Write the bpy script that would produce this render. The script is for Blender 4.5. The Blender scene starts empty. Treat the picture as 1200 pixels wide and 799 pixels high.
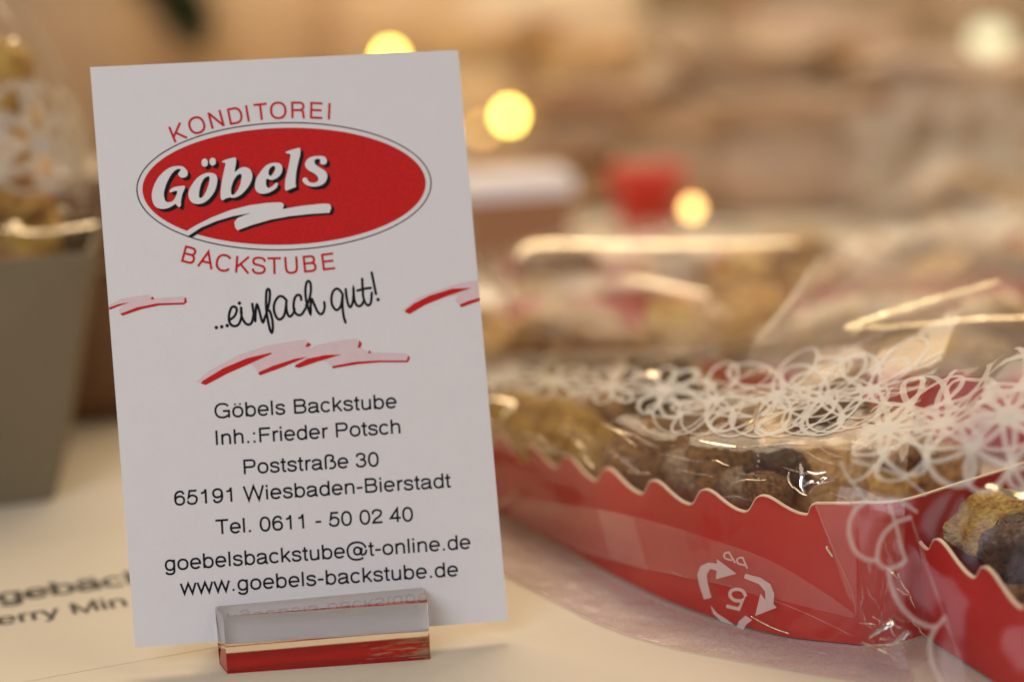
import bpy, bmesh, math, random
import numpy as np
from mathutils import Vector, Matrix, noise
from mathutils.geometry import tessellate_polygon

sc = bpy.context.scene
COL = sc.collection
S = 0.01                      # the scene is written in centimetres
PI = math.pi

# ------------------------------------------------------------------ camera
CAM = np.array([-0.98176791, -27.6969898, 10.41483316])
CR = np.array([[0.9875887681, 0.0735972903, -0.1387510863],
               [-0.1508818008, 0.1991901844, -0.9682757628],
               [-0.0436246179, 0.9771932814, 0.2078224805]])
FPX = 2333.0
cam = bpy.data.cameras.new('camera')
cam.lens = 36.0 * FPX / 1200.0
cam.sensor_width = 36.0
cam.clip_start = 0.005
cam.clip_end = 50
cam.dof.use_dof = True
cam.dof.focus_distance = 28.6 * S
cam.dof.aperture_fstop = 7.5
camo = bpy.data.objects.new('camera', cam)
COL.objects.link(camo)
camo.matrix_world = Matrix(((CR[0][0], CR[0][1], CR[0][2], CAM[0]*S), (CR[1][0], CR[1][1], CR[1][2], CAM[1]*S),
                            (CR[2][0], CR[2][1], CR[2][2], CAM[2]*S), (0, 0, 0, 1)))
sc.camera = camo

# ------------------------------------------------------------------ light and exposure
w = bpy.data.worlds.new('World'); sc.world = w; w.use_nodes = True
bg = w.node_tree.nodes['Background']
bg.inputs[0].default_value = (1.0, 0.84, 0.64, 1)
bg.inputs[1].default_value = 0.17

def area(name, loc, target, size, power, color, size_y=None):
    l = bpy.data.lights.new(name, 'AREA'); l.energy = power; l.color = color; l.size = size*S
    if size_y: l.shape = 'RECTANGLE'; l.size_y = size_y*S
    o = bpy.data.objects.new(name, l); COL.objects.link(o)
    o.location = [v*S for v in loc]
    d = Vector(target) - Vector(loc)
    o.rotation_euler = d.to_track_quat('-Z', 'Y').to_euler()
    return o
area('window_light', (-60, -95, 75), (0, 0, 3), 80, 9.0, (0.83, 0.885, 1.0))
area('ceiling_light', (25, 25, 110), (5, 10, 0), 60, 1.5, (1.0, 0.80, 0.56))
area('added_strip_light', (40, 22, 110), (10, 8, 0), 150, 3.6, (1.0, 0.78, 0.52), 9)  # unseen strip lamp added to put long highlights on the film
area('added_glint_light', (60, 75, 70), (6, 3, 0), 9, 0.9, (1.0, 0.74, 0.45))  # this and the next: small unseen lamps added for film glints
area('added_glint_light', (-45, 90, 80), (0, 10, 0), 9, 0.9, (1.0, 0.74, 0.45))
area('stall_light', (10, 70, 75), (12, 80, 0), 60, 6.6, (1.0, 0.80, 0.55))

sc.view_settings.view_transform = 'Standard'
sc.view_settings.look = 'None'
sc.view_settings.exposure = 0.0
sc.view_settings.gamma = 1.0
sc.render.engine = 'CYCLES'
sc.cycles.use_denoising = True
sc.cycles.max_bounces = 14
sc.cycles.transparent_max_bounces = 40
sc.cycles.transmission_bounces = 12
sc.cycles.sample_clamp_indirect = 15.0
sc.cycles.caustics_refractive = True

# ------------------------------------------------------------------ geometry helpers
def ray(px, py):
    return CR @ np.array([(px-600)/FPX, -(py-399.5)/FPX, -1.0])
def aty(px, py, Y):
    d = ray(px, py); return CAM + (Y-CAM[1])/d[1]*d
def atz(px, py, z=0.0):
    d = ray(px, py); return CAM + (z-CAM[2])/d[2]*d

def tagit(o, label=None, cat=None, group=None, kind=None):
    if label: o['label'] = label
    if cat: o['category'] = cat
    if group: o['group'] = group
    if kind: o['kind'] = kind
    return o
def empty(name, loc, label, cat, group=None):
    o = bpy.data.objects.new(name, None); COL.objects.link(o)
    o.empty_display_size = 0.005
    o.location = [v*S for v in loc]
    return tagit(o, label, cat, group)
def wloc(o):
    v = Vector(o.location)
    while o.parent: o = o.parent; v = v + Vector(o.location)
    return v
def mesh(name, verts, faces, mat, parent=None, smooth=False, origin=None, me=None):
    """verts in world centimetres"""
    if parent is not None: base = np.array(wloc(parent)); org = base
    else: org = np.array(origin if origin is not None else (0, 0, 0))*S
    m = bpy.data.meshes.new(name)
    v = np.asarray(verts, float)*S - org
    m.from_pydata(v.tolist(), [], [tuple(int(i) for i in f) for f in faces])
    m.validate(); m.update()
    mats = mat if isinstance(mat, (list, tuple)) else [mat]
    for q in mats: m.materials.append(q)
    if smooth: m.polygons.foreach_set('use_smooth', [True]*len(m.polygons))
    o = bpy.data.objects.new(name, m); COL.objects.link(o)
    if parent is not None: o.parent = parent
    else: o.location = org.tolist()
    return o

def catmull(P, n=8, closed=False):
    P = [np.array(p, float) for p in P]; out = []
    N = len(P)
    rng = range(N) if closed else range(N-1)
    for i in rng:
        if closed: a, b, c, d = P[(i-1) % N], P[i], P[(i+1) % N], P[(i+2) % N]
        else: a, b, c, d = P[max(i-1, 0)], P[i], P[i+1], P[min(i+2, N-1)]
        for k in range(n):
            t = k/n
            out.append(0.5*((2*b)+(-a+c)*t+(2*a-5*b+4*c-d)*t*t+(-a+3*b-3*c+d)*t**3))
    if not closed: out.append(P[-1])
    return out

class MB:
    def __init__(s): s.v = []; s.f = []
    def add(s, v, f):
        k = len(s.v); s.v += [tuple(map(float, q)) for q in v]; s.f += [tuple(i+k for i in q) for q in f]
    def box(s, x0, x1, y0, y1, z0, z1):
        s.add([(x0,y0,z0),(x1,y0,z0),(x1,y1,z0),(x0,y1,z0),(x0,y0,z1),(x1,y0,z1),(x1,y1,z1),(x0,y1,z1)],
              [(0,3,2,1),(4,5,6,7),(0,1,5,4),(1,2,6,5),(2,3,7,6),(3,0,4,7)])
    def tube(s, pts, r, seg=10, flat=1.0, cap=True):
        pts = [Vector(p) for p in pts]; n = len(pts); k0 = len(s.v)
        rs = r if hasattr(r, '__len__') else [r]*n
        for i, p in enumerate(pts):
            t = (pts[min(i+1, n-1)]-pts[max(i-1, 0)]).normalized()
            up = Vector((0, 0, 1)) if abs(t.z) < .9 else Vector((0, 1, 0))
            a = t.cross(up).normalized(); b = a.cross(t)
            for k in range(seg):
                th = 2*PI*k/seg; q = p + (a*math.cos(th)*flat + b*math.sin(th))*rs[i]
                s.v.append(tuple(q))
        for i in range(n-1):
            for k in range(seg):
                a0 = k0+i*seg+k; a1 = k0+i*seg+(k+1) % seg
                s.f.append((a0, a1, a1+seg, a0+seg))
        if cap:
            s.f.append(tuple(k0+k for k in range(seg))[::-1]); s.f.append(tuple(k0+(n-1)*seg+k for k in range(seg)))
    def build(s, name, mat, parent=None, smooth=False, origin=None):
        return mesh(name, s.v, s.f, mat, parent, smooth, origin)

# ------------------------------------------------------------------ materials
def new_mat(name):
    m = bpy.data.materials.new(name); m.use_nodes = True
    return m, m.node_tree, m.node_tree.nodes['Principled BSDF']
def mat(name, color, rough=0.6, metal=0.0, var=0.0, vscale=200, bump=0.0, bscale=800, spec=0.5, color2=None, coat=0.0, detail=4):
    m, t, b = new_mat(name)
    b.inputs['Base Color'].default_value = (*color, 1); b.inputs['Roughness'].default_value = rough
    b.inputs['Metallic'].default_value = metal; b.inputs['Specular IOR Level'].default_value = spec
    b.inputs['Coat Weight'].default_value = coat
    tc = t.nodes.new('ShaderNodeTexCoord')
    if var or color2:
        n = t.nodes.new('ShaderNodeTexNoise'); n.inputs['Scale'].default_value = vscale; n.inputs['Detail'].default_value = detail
        r = t.nodes.new('ShaderNodeMapRange'); r.inputs[1].default_value = 0.32; r.inputs[2].default_value = 0.68
        mx = t.nodes.new('ShaderNodeMix'); mx.data_type = 'RGBA'
        c2 = color2 or tuple(c*(1-var) for c in color)
        mx.inputs[6].default_value = (*color, 1); mx.inputs[7].default_value = (*c2, 1)
        t.links.new(tc.outputs['Object'], n.inputs['Vector']); t.links.new(n.outputs[0], r.inputs[0])
        t.links.new(r.outputs[0], mx.inputs[0]); t.links.new(mx.outputs[2], b.inputs['Base Color'])
    if bump:
        n = t.nodes.new('ShaderNodeTexNoise'); n.inputs['Scale'].default_value = bscale; n.inputs['Detail'].default_value = 5
        bp = t.nodes.new('ShaderNodeBump'); bp.inputs['Strength'].default_value = bump; bp.inputs['Distance'].default_value = 0.0005 if bscale > 20 else 0.0018
        t.links.new(tc.outputs['Object'], n.inputs['Vector']); t.links.new(n.outputs[0], bp.inputs['Height']); t.links.new(bp.outputs[0], b.inputs['Normal'])
    return m

def film_mat(name, haze=0.05, tint=(1, 1, 1), gloss=1.0, rough=0.06, bump=0.5, bscale=70, haze_col=(0.9, 0.86, 0.84), fibre=0):
    """thin clear cellophane: see-through, mirror-like at glancing angles, faint milkiness"""
    m, t, b = new_mat(name); t.nodes.remove(b)
    out = t.nodes['Material Output']
    tc = t.nodes.new('ShaderNodeTexCoord')
    n = t.nodes.new('ShaderNodeTexNoise'); n.inputs['Scale'].default_value = bscale; n.inputs['Detail'].default_value = 3; n.inputs['Roughness'].default_value = 0.45
    bp = t.nodes.new('ShaderNodeBump'); bp.inputs['Strength'].default_value = bump; bp.inputs['Distance'].default_value = 0.002
    t.links.new(tc.outputs['Object'], n.inputs['Vector']); t.links.new(n.outputs[0], bp.inputs['Height'])
    tr = t.nodes.new('ShaderNodeBsdfTransparent'); tr.inputs[0].default_value = (*tint, 1)
    gl = t.nodes.new('ShaderNodeBsdfGlossy'); gl.inputs['Roughness'].default_value = rough
    t.links.new(bp.outputs[0], gl.inputs['Normal'])
    df = t.nodes.new('ShaderNodeBsdfDiffuse'); df.inputs[0].default_value = (*haze_col, 1)
    tl = t.nodes.new('ShaderNodeBsdfTranslucent'); tl.inputs[0].default_value = (*haze_col, 1)
    hz = t.nodes.new('ShaderNodeMixShader'); hz.inputs[0].default_value = 0.5
    t.links.new(df.outputs[0], hz.inputs[1]); t.links.new(tl.outputs[0], hz.inputs[2])
    a = t.nodes.new('ShaderNodeMixShader'); a.inputs[0].default_value = haze
    if fibre:
        ck = t.nodes.new('ShaderNodeTexVoronoi'); ck.inputs['Scale'].default_value = fibre
        mr = t.nodes.new('ShaderNodeMapRange'); mr.inputs[1].default_value = 0.1; mr.inputs[2].default_value = 0.6
        mr.inputs[3].default_value = haze*0.5; mr.inputs[4].default_value = haze*1.4
        t.links.new(tc.outputs['Object'], ck.inputs['Vector']); t.links.new(ck.outputs['Distance'], mr.inputs[0]); t.links.new(mr.outputs[0], a.inputs[0])
    t.links.new(tr.outputs[0], a.inputs[1]); t.links.new(hz.outputs[0], a.inputs[2])
    fr = t.nodes.new('ShaderNodeLayerWeight'); fr.inputs['Blend'].default_value = 0.5
    t.links.new(bp.outputs[0], fr.inputs['Normal'])
    pw = t.nodes.new('ShaderNodeMath'); pw.operation = 'POWER'; pw.inputs[1].default_value = 4.2
    t.links.new(fr.outputs['Facing'], pw.inputs[0])
    mu = t.nodes.new('ShaderNodeMath'); mu.operation = 'MULTIPLY_ADD'; mu.inputs[1].default_value = 0.75*gloss; mu.inputs[2].default_value = 0.04*gloss; mu.use_clamp = True
    t.links.new(pw.outputs[0], mu.inputs[0])
    c = t.nodes.new('ShaderNodeMixShader'); t.links.new(mu.outputs[0], c.inputs[0])
    t.links.new(a.outputs[0], c.inputs[1]); t.links.new(gl.outputs[0], c.inputs[2])
    t.links.new(c.outputs[0], out.inputs['Surface'])
    return m

M = {}
M['cloth'] = mat('table_cover', (0.66, 0.585, 0.47), 0.45, var=0.04, vscale=30, bump=0.08, bscale=500)
M['sheet'] = mat('price_sheet_paper', (0.68, 0.605, 0.485), 0.4, var=0.03, vscale=60, bump=0.05, bscale=900)
M['wall'] = mat('back_wall', (0.52, 0.39, 0.24), 0.8, var=0.35, vscale=3)
M['card'] = mat('card_stock', (0.80, 0.775, 0.785), 0.55, var=0.02, vscale=250, bump=0.12, bscale=1600, spec=0.3)
M['card_edge'] = mat('card_cut_edge', (0.82, 0.74, 0.66), 0.8)
M['ink_black'] = mat('black_ink', (0.013, 0.012, 0.014), 0.7, var=0.25, vscale=3000, spec=.15)
M['ink_red'] = mat('red_ink', (0.66, 0.018, 0.016), 0.7, vscale=2600, color2=(0.53, 0.018, 0.018), detail=2, spec=.15)
M['ink_pink'] = mat('pink_ink', (0.78, 0.60, 0.62), 0.5, var=0.05, vscale=900)
M['ink_white'] = mat('card_white_again', (0.79, 0.765, 0.77), 0.55)
M['ink_grey'] = mat('sheet_print', (0.05, 0.045, 0.04), 0.55)
M['red_board'] = mat('red_tray_board', (0.56, 0.020, 0.017), 0.42, var=0.16, vscale=60, bump=0.10, bscale=300, spec=0.3)
M['board_cut'] = mat('cream_board_edge', (0.82, 0.62, 0.45), 0.8)
M['lace'] = mat('white_film_print', (0.84, 0.80, 0.74), 0.5)
M['lace'].node_tree.nodes['Principled BSDF'].inputs['Alpha'].default_value = 0.52
M['lace_pale'] = mat('white_film_print_pale', (0.84, 0.78, 0.70), 0.5)
M['lace_pale'].node_tree.nodes['Principled BSDF'].inputs['Alpha'].default_value = 0.45
M['lace_soft'] = mat('pale_film_print', (0.80, 0.72, 0.60), 0.5)
M['lace_soft'].node_tree.nodes['Principled BSDF'].inputs['Alpha'].default_value = 0.5
M['gold'] = mat('golden_biscuit', (0.76, 0.50, 0.11), 0.6, color2=(0.46, 0.20, 0.03), vscale=3.2, bump=1.0, bscale=7, detail=8)
M['brown'] = mat('brown_biscuit', (0.56, 0.27, 0.08), 0.6, color2=(0.10, 0.035, 0.012), vscale=5.5, bump=1.0, bscale=8, detail=8)
M['choc'] = mat('dark_chocolate', (0.10, 0.035, 0.018), 0.32, color2=(0.035, 0.014, 0.010), vscale=3, bump=0.8, bscale=6)
M['nut'] = mat('pale_nut', (0.78, 0.58, 0.36), 0.55, color2=(.22, .09, .03), vscale=6, bump=1.0, bscale=9, detail=8)
M['tan'] = mat('tan_biscuit', (0.70, 0.45, 0.18), 0.7, color2=(0.42, 0.19, 0.05), vscale=3.5, bump=1.0, bscale=8, detail=8)
M['film'] = film_mat('clear_film', 0.045, bump=0.35, rough=0.10, gloss=.85, haze_col=(.9, .74, .5))
M['film_dim'] = film_mat('clear_film_slack', 0.015, bump=0.25, rough=0.16, gloss=.45)
M['film_flap'] = film_mat('film_flap', 0.11, bump=0.3, haze_col=(0.95, 0.75, 0.70))
M['film_fin'] = film_mat('sealed_film_fin', 0.38, bump=0.5, bscale=160, haze_col=(0.78, 0.62, 0.66), rough=0.25, fibre=1500)
M['film_soft'] = film_mat('blurred_film', 0.035, bump=0.5, bscale=45, rough=0.2, gloss=.7, haze_col=(.8, .68, .5))
M['film_veil'] = film_mat('veil_film', 0.13, bump=0.15, bscale=30, rough=0.3, gloss=.35, haze_col=(0.75, 0.62, 0.48))
M['fold_glint'] = mat('painted_fold_shine', (0.98, 0.84, 0.62), 0.20, metal=0.85, bump=0.25, bscale=900)  # gold metal colour stands in for lamp highlights on clear film
M['tin'] = mat('grey_gold_board', (0.20, 0.158, 0.095), 0.5, var=0.15, vscale=20, bump=0.05)
M['amber'] = mat('amber_biscuit', (0.80, 0.48, 0.11), 0.5, color2=(0.48, 0.21, 0.04), vscale=3, bump=.8, bscale=6)
M['cable'] = mat('light_string_cable', (0.05, 0.07, 0.03), 0.6)
M['fir'] = mat('fir_green', (0.03, 0.07, 0.025), 0.7, var=0.4, vscale=200)
M['twig'] = mat('twig_bark', (0.12, 0.07, 0.04), 0.9)
M['frost'] = mat('white_flock', (0.80, 0.72, 0.62), 0.9)
def emit(name, col, s):
    m = bpy.data.materials.new(name); m.use_nodes = True; t = m.node_tree
    t.nodes.remove(t.nodes['Principled BSDF']); e = t.nodes.new('ShaderNodeEmission')
    e.inputs[0].default_value = (*col, 1); e.inputs[1].default_value = s
    t.links.new(e.outputs[0], t.nodes['Material Output'].inputs[0]); return m
M['bulb'] = emit('bulb_glow', (1.0, 0.74, 0.13), 22)
M['bulb_dim'] = emit('bulb_glow_amber', (1.0, 0.58, 0.18), 7)
# acrylic
m, t, b = new_mat('clear_acrylic'); M['acrylic'] = m
b.inputs['Base Color'].default_value = (0.97, 0.965, 0.95, 1); b.inputs['Roughness'].default_value = 0.02
b.inputs['IOR'].default_value = 1.49; b.inputs['Transmission Weight'].default_value = 1.0
n = t.nodes.new('ShaderNodeTexNoise'); n.inputs['Scale'].default_value = 160; n.inputs['Detail'].default_value = 6
tc = t.nodes.new('ShaderNodeTexCoord'); bp = t.nodes.new('ShaderNodeBump'); bp.inputs['Strength'].default_value = 0.05; bp.inputs['Distance'].default_value = 0.0005
t.links.new(tc.outputs['Object'], n.inputs['Vector']); t.links.new(n.outputs[0], bp.inputs['Height']); t.links.new(bp.outputs[0], b.inputs['Normal'])
# worn red underside of the holder
m, t, b = new_mat('worn_red_film'); M['worn_red'] = m
tc = t.nodes.new('ShaderNodeTexCoord'); mp = t.nodes.new('ShaderNodeMapping'); mp.inputs['Scale'].default_value = (200, 900, 1)
n = t.nodes.new('ShaderNodeTexNoise'); n.inputs['Scale'].default_value = 1.0; n.inputs['Detail'].default_value = 8; n.inputs['Roughness'].default_value = .7
sx = t.nodes.new('ShaderNodeSeparateXYZ'); mr = t.nodes.new('ShaderNodeMapRange')
mr.inputs[1].default_value = 0.000; mr.inputs[2].default_value = 0.016; mr.inputs[3].default_value = -0.10; mr.inputs[4].default_value = 0.10
ad = t.nodes.new('ShaderNodeMath'); ad.operation = 'ADD'
rp = t.nodes.new('ShaderNodeMapRange'); rp.inputs[1].default_value = 0.545; rp.inputs[2].default_value = 0.60
b.inputs['Specular IOR Level'].default_value = 0.0; b.inputs['Roughness'].default_value = 0.9
mx = t.nodes.new('ShaderNodeMix'); mx.data_type = 'RGBA'; mx.inputs[6].default_value = (0.46, 0.008, 0.006, 1); mx.inputs[7].default_value = (0.45, 0.30, 0.18, 1)
L = t.links.new
L(tc.outputs['Object'], mp.inputs[0]); L(mp.outputs[0], n.inputs['Vector']); L(tc.outputs['Object'], sx.inputs[0]); L(sx.outputs[0], mr.inputs[0])
L(n.outputs[0], ad.inputs[0]); L(mr.outputs[0], ad.inputs[1]); L(ad.outputs[0], rp.inputs[0]); L(rp.outputs[0], mx.inputs[0]); L(mx.outputs[2], b.inputs['Base Color'])

# ------------------------------------------------------------------ setting
def cloth_z(x, y): return 0.0
nx, ny = 60, 60
v = []
for j in range(ny+1):
    for i in range(nx+1):
        x = -90+220*i/nx; y = -45+195*j/ny
        v.append((x, y, -0.006))
f = [(j*(nx+1)+i, j*(nx+1)+i+1, (j+1)*(nx+1)+i+1, (j+1)*(nx+1)+i) for j in range(ny) for i in range(nx)]
tagit(mesh('table_surface', v, f, M['cloth']), kind='structure')
mb = MB(); mb.box(-120, 190, 150, 154, -30, 140)
tagit(mb.build('back_wall', M['wall']), kind='structure')

# ------------------------------------------------------------------ lettering
GL = {}
def A(cx, cy, rx, ry, a0, a1, n=None):
    n = n or max(4, int(abs(a1-a0)/12)); o = []
    for k in range(n+1):
        a = math.radians(a0+(a1-a0)*k/n); c, s_ = math.cos(a), math.sin(a); e = 2/2.25
        o.append((cx+rx*math.copysign(abs(c)**e, c), cy+ry*math.copysign(abs(s_)**e, s_)))
    return o
def SP(*p): return [tuple(q) for q in catmull(p, 5)]
def glyphs():
    g = GL
    bowl_l = A(270, 262, 187, 234, 0, 360); bowl_r = A(288, 262, 187, 234, 0, 360)
    g[' '] = (278, []); g['o'] = (556, [A(278, 262, 201, 234, 0, 360)])
    um = [[(170, 670), (170, 600)], [(386, 670), (386, 600)]]
    g['ö'] = (556, g['o'][1]+um)
    g['b'] = (556, [[(100, 718), (100, 0)], bowl_r]); g['d'] = (556, [[(457, 718), (457, 0)], bowl_l])
    g['p'] = (556, [[(100, 523), (100, -207)], bowl_r])
    g['g'] = (556, [bowl_l, [(450, 523)]+SP((450, 60), (435, -90), (350, -165), (240, -172), (130, -140), (88, -60))])
    g['e'] = (556, [[(80, 262), (478, 262)]+A(279, 262, 200, 234, 4, 322)])
    g['c'] = (500, [A(264, 262, 194, 234, 38, 322)])
    g['s'] = (500, [SP((420, 372), (385, 460), (250, 498), (120, 460), (92, 385), (135, 320), (250, 280), (375, 240), (425, 155), (380, 62), (250, 26), (110, 65), (72, 165))])
    ab = [SP((84, 365), (115, 460), (250, 497), (395, 462), (435, 370), (435, 90), (460, 35), (525, 34)), SP((435, 330), (380, 290), (250, 268), (110, 232), (72, 145), (110, 55), (215, 26), (360, 75), (435, 190))]
    g['a'] = (556, ab); g['ä'] = (556, ab+um)
    g['t'] = (278, [[(130, 669), (130, 150)]+SP((130, 110), (150, 50), (190, 35), (257, 38)), [(14, 486), (257, 486)]])
    g['u'] = (556, [[(108, 523)]+SP((108, 170), (145, 60), (250, 27), (390, 70), (447, 200)), [(447, 523), (447, 0)]])
    g['n'] = (556, [[(107, 523), (107, 0)], SP((107, 330), (165, 455), (300, 497), (410, 460), (449, 350))+[(449, 0)]])
    g['h'] = (556, [[(107, 718), (107, 0)], g['n'][1][1]])
    g['r'] = (333, [[(119, 523), (119, 0)], SP((119, 310), (165, 440), (240, 485), (332, 486))])
    g['i'] = (222, [[(109, 523), (109, 0)], [(109, 718), (109, 612)]]); g['l'] = (222, [[(109, 718), (109, 0)]])
    g['k'] = (500, [[(109, 718), (109, 0)], [(445, 530), (125, 205)], [(228, 305), (455, 0)]])
    g['w'] = (722, [[(42, 523), (190, 22), (361, 500), (532, 22), (680, 523)]])
    g['y'] = (500, [[(45, 523), (250, 10)], SP((455, 523), (335, 220), (250, 0), (200, -120), (140, -165), (60, -163))])
    g['ß'] = (611, [[(110, 0)]+SP((110, 520), (150, 650), (290, 690), (430, 640), (455, 530), (400, 430), (310, 400)), SP((310, 398), (480, 360), (545, 210), (480, 70), (360, 28), (262, 36))])
    g['G'] = (778, [A(388, 359, 306, 338, 36, 318), [(405, 335), (668, 335), (668, 0)]])
    g['B'] = (667, [[(121, 718), (121, 0)], [(121, 676), (380, 676)]+A(390, 530, 165, 146, 90, -90)+[(121, 384)], [(390, 383)]+A(395, 213, 190, 171, 90, -90)+[(121, 42)]])
    g['P'] = (667, [[(121, 718), (121, 0)], [(121, 676), (400, 676)]+A(410, 508, 170, 168, 90, -90)+[(121, 340)]])
    g['R'] = (722, [[(121, 718), (121, 0)], [(121, 676), (400, 676)]+A(430, 515, 175, 161, 90, -90)+[(121, 354)], SP((440, 352), (560, 310), (592, 200), (602, 70), (640, 0))])
    g['F'] = (611, [[(128, 718), (128, 0)], [(128, 676), (583, 676)], [(128, 360), (530, 360)]])
    g['E'] = (667, [[(128, 718), (128, 0)], [(128, 676), (610, 676)], [(128, 372), (580, 372)], [(128, 42), (616, 42)]])
    g['T'] = (611, [[(21, 676), (590, 676)], [(305, 676), (305, 0)]])
    g['W'] = (944, [[(45, 718), (248, 18), (472, 690), (696, 18), (900, 718)]])
    g['K'] = (667, [[(121, 718), (121, 0)], [(620, 718), (130, 235)], [(280, 385), (645, 0)]])
    g['O'] = (778, [A(390, 359, 310, 336, 0, 360)])
    g['N'] = (722, [[(118, 718), (118, 0)], [(118, 700), (604, 18)], [(604, 718), (604, 0)]])
    g['D'] = (722, [[(121, 718), (121, 0)], [(121, 676), (350, 676)]+A(370, 359, 265, 317, 90, -90)+[(121, 42)]])
    g['C'] = (722, [A(382, 359, 300, 336, 36, 324)])
    g['S'] = (667, [SP((585, 520), (535, 640), (330, 692), (140, 645), (95, 540), (140, 430), (330, 375), (530, 310), (588, 190), (520, 70), (340, 26), (140, 75), (80, 220))])
    g['U'] = (722, [[(124, 718)]+SP((124, 250), (180, 80), (360, 26), (540, 80), (597, 250))+[(597, 718)]])
    g['A'] = (667, [[(40, 0), (333, 700), (627, 0)], [(150, 250), (517, 250)]])
    g['M'] = (833, [[(115, 718), (115, 0)], [(115, 700), (416, 25), (718, 700)], [(718, 718), (718, 0)]])
    g['I'] = (278, [[(139, 718), (139, 0)]])
    g['1'] = (556, [[(312, 703), (312, 0)], SP((110, 520), (210, 540), (280, 600), (300, 690))])
    g['0'] = (556, [A(278, 344, 200, 326, 0, 360)])
    g['2'] = (556, [SP((78, 470), (120, 610), (280, 667), (440, 600), (460, 470), (370, 340), (180, 200), (88, 44))+[(508, 44)]])
    g['3'] = (556, [SP((80, 510), (130, 630), (280, 667), (420, 600), (425, 450), (340, 380), (230, 370)), SP((230, 370), (400, 340), (470, 205), (400, 70), (260, 24), (110, 75), (70, 190))])
    g['4'] = (556, [[(370, 0), (370, 660), (55, 205), (520, 205)]])
    g['5'] = (556, [[(470, 665), (165, 665), (112, 345)]+SP((112, 345), (200, 425), (330, 432), (450, 345), (465, 190), (385, 55), (240, 24), (110, 75), (72, 185))])
    g['6'] = (556, [A(283, 225, 190, 200, 0, 360), SP((458, 520), (400, 640), (280, 667), (145, 590), (85, 420), (90, 220))])
    g['9'] = (556, [[(556-x, 690-y) for x, y in q] for q in g['6'][1]])
    g['-'] = (333, [[(40, 275), (293, 275)]]); g['.'] = (278, [[(139, 104), (139, 0)]]); g[':'] = (278, [[(139, 104), (139, 0)], [(139, 510), (139, 406)]])
    g['@'] = (1015, [A(507, 290, 420, 430, -52, -345), SP((925, 330), (900, 170), (790, 90), (700, 120), (710, 250), (740, 440)), A(530, 290, 150, 175, 0, 360)])
glyphs()

def ribbon2(pts, wdt, closed=None):
    """flat stroke of even width with mitred corners, butt ends; returns verts2d, faces"""
    P = [np.array(p[:2], float) for p in pts]
    Q = [P[0]]
    for p in P[1:]:
        if np.linalg.norm(p-Q[-1]) > 1e-6: Q.append(p)
    P = Q; cl = np.linalg.norm(P[0]-P[-1]) < 1e-4*max(1, np.linalg.norm(P[0])) and len(P) > 4
    if cl: P = P[:-1]
    n = len(P); v = []; f = []
    for i in range(n):
        if cl: a, b, c = P[i-1], P[i], P[(i+1) % n]
        else: a, b, c = P[max(i-1, 0)], P[i], P[min(i+1, n-1)]
        d1 = b-a; d2 = c-b
        if np.linalg.norm(d1) < 1e-9: d1 = d2
        if np.linalg.norm(d2) < 1e-9: d2 = d1
        d1 = d1/np.linalg.norm(d1); d2 = d2/np.linalg.norm(d2)
        n1 = np.array([-d1[1], d1[0]]); n2 = np.array([-d2[1], d2[0]])
        m_ = n1+n2; L_ = np.linalg.norm(m_)
        m_ = m_/L_ if L_ > 1e-6 else n1
        k = 1/max(0.35, m_ @ n1)
        v += [b+m_*k*wdt/2, b-m_*k*wdt/2]
    for i in range(n if cl else n-1):
        j = (i+1) % n; f.append((2*i, 2*i+1, 2*j+1, 2*j))
    return v, f

# ------------------------------------------------------------------ business card
LEAN = math.radians(15.6990436)
CO = np.array([0, 0, 0.33]); CA = np.array([1.0, 0, 0]); CB = np.array([0, math.sin(LEAN), math.cos(LEAN)])
CN = np.cross(CA, CB)
def card_uv(px, py):            # print coordinates on the card, measured off the photograph
    d = ray(px, py); s = ((CO-CAM) @ CN)/(d @ CN); q = CAM+s*d-CO
    return np.array([q @ CA, q @ CB])
def card3(uv, lift): return CO+CA*uv[0]+CB*uv[1]+CN*lift
card = empty('business_card', CO, 'white upright bakery business card with red oval logo standing in the clear acrylic block', 'business card')
TL, TR, BR, BL = [card_uv(*q) for q in ((105.5, 79), (536.8, 59), (595.3, 727), (158.3, 758.3))]
TH = 0.038
nu, nv = 12, 18; v = []; f = []
for lift in (0, -TH):
    for j in range(nv+1):
        for i in range(nu+1):
            a, b_ = i/nu, j/nv
            uv = (BL*(1-a)+BR*a)*(1-b_)+(TL*(1-a)+TR*a)*b_
            v.append(card3(uv, lift))
K = (nu+1)*(nv+1); idx = lambda i, j, s=0: s*K+j*(nu+1)+i
for j in range(nv):
    for i in range(nu):
        f.append((idx(i, j), idx(i+1, j), idx(i+1, j+1), idx(i, j+1))); f.append((idx(i, j, 1), idx(i, j+1, 1), idx(i+1, j+1, 1), idx(i+1, j, 1)))
o = mesh('card_stock', v, f, M['card'], card)
v2 = []; f2 = []
loop = [idx(i, 0) for i in range(nu+1)]+[idx(nu, j) for j in range(1, nv+1)]+[idx(i, nv) for i in range(nu-1, -1, -1)]+[idx(0, j) for j in range(nv-1, 0, -1)]
ev = [v[k] for k in loop]+[v[k+K] for k in loop]; n_ = len(loop)
mesh('cut_edge', ev, [(i, i+n_, (i+1) % n_+n_, (i+1) % n_) for i in range(n_)], M['card_edge'], card)

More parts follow.
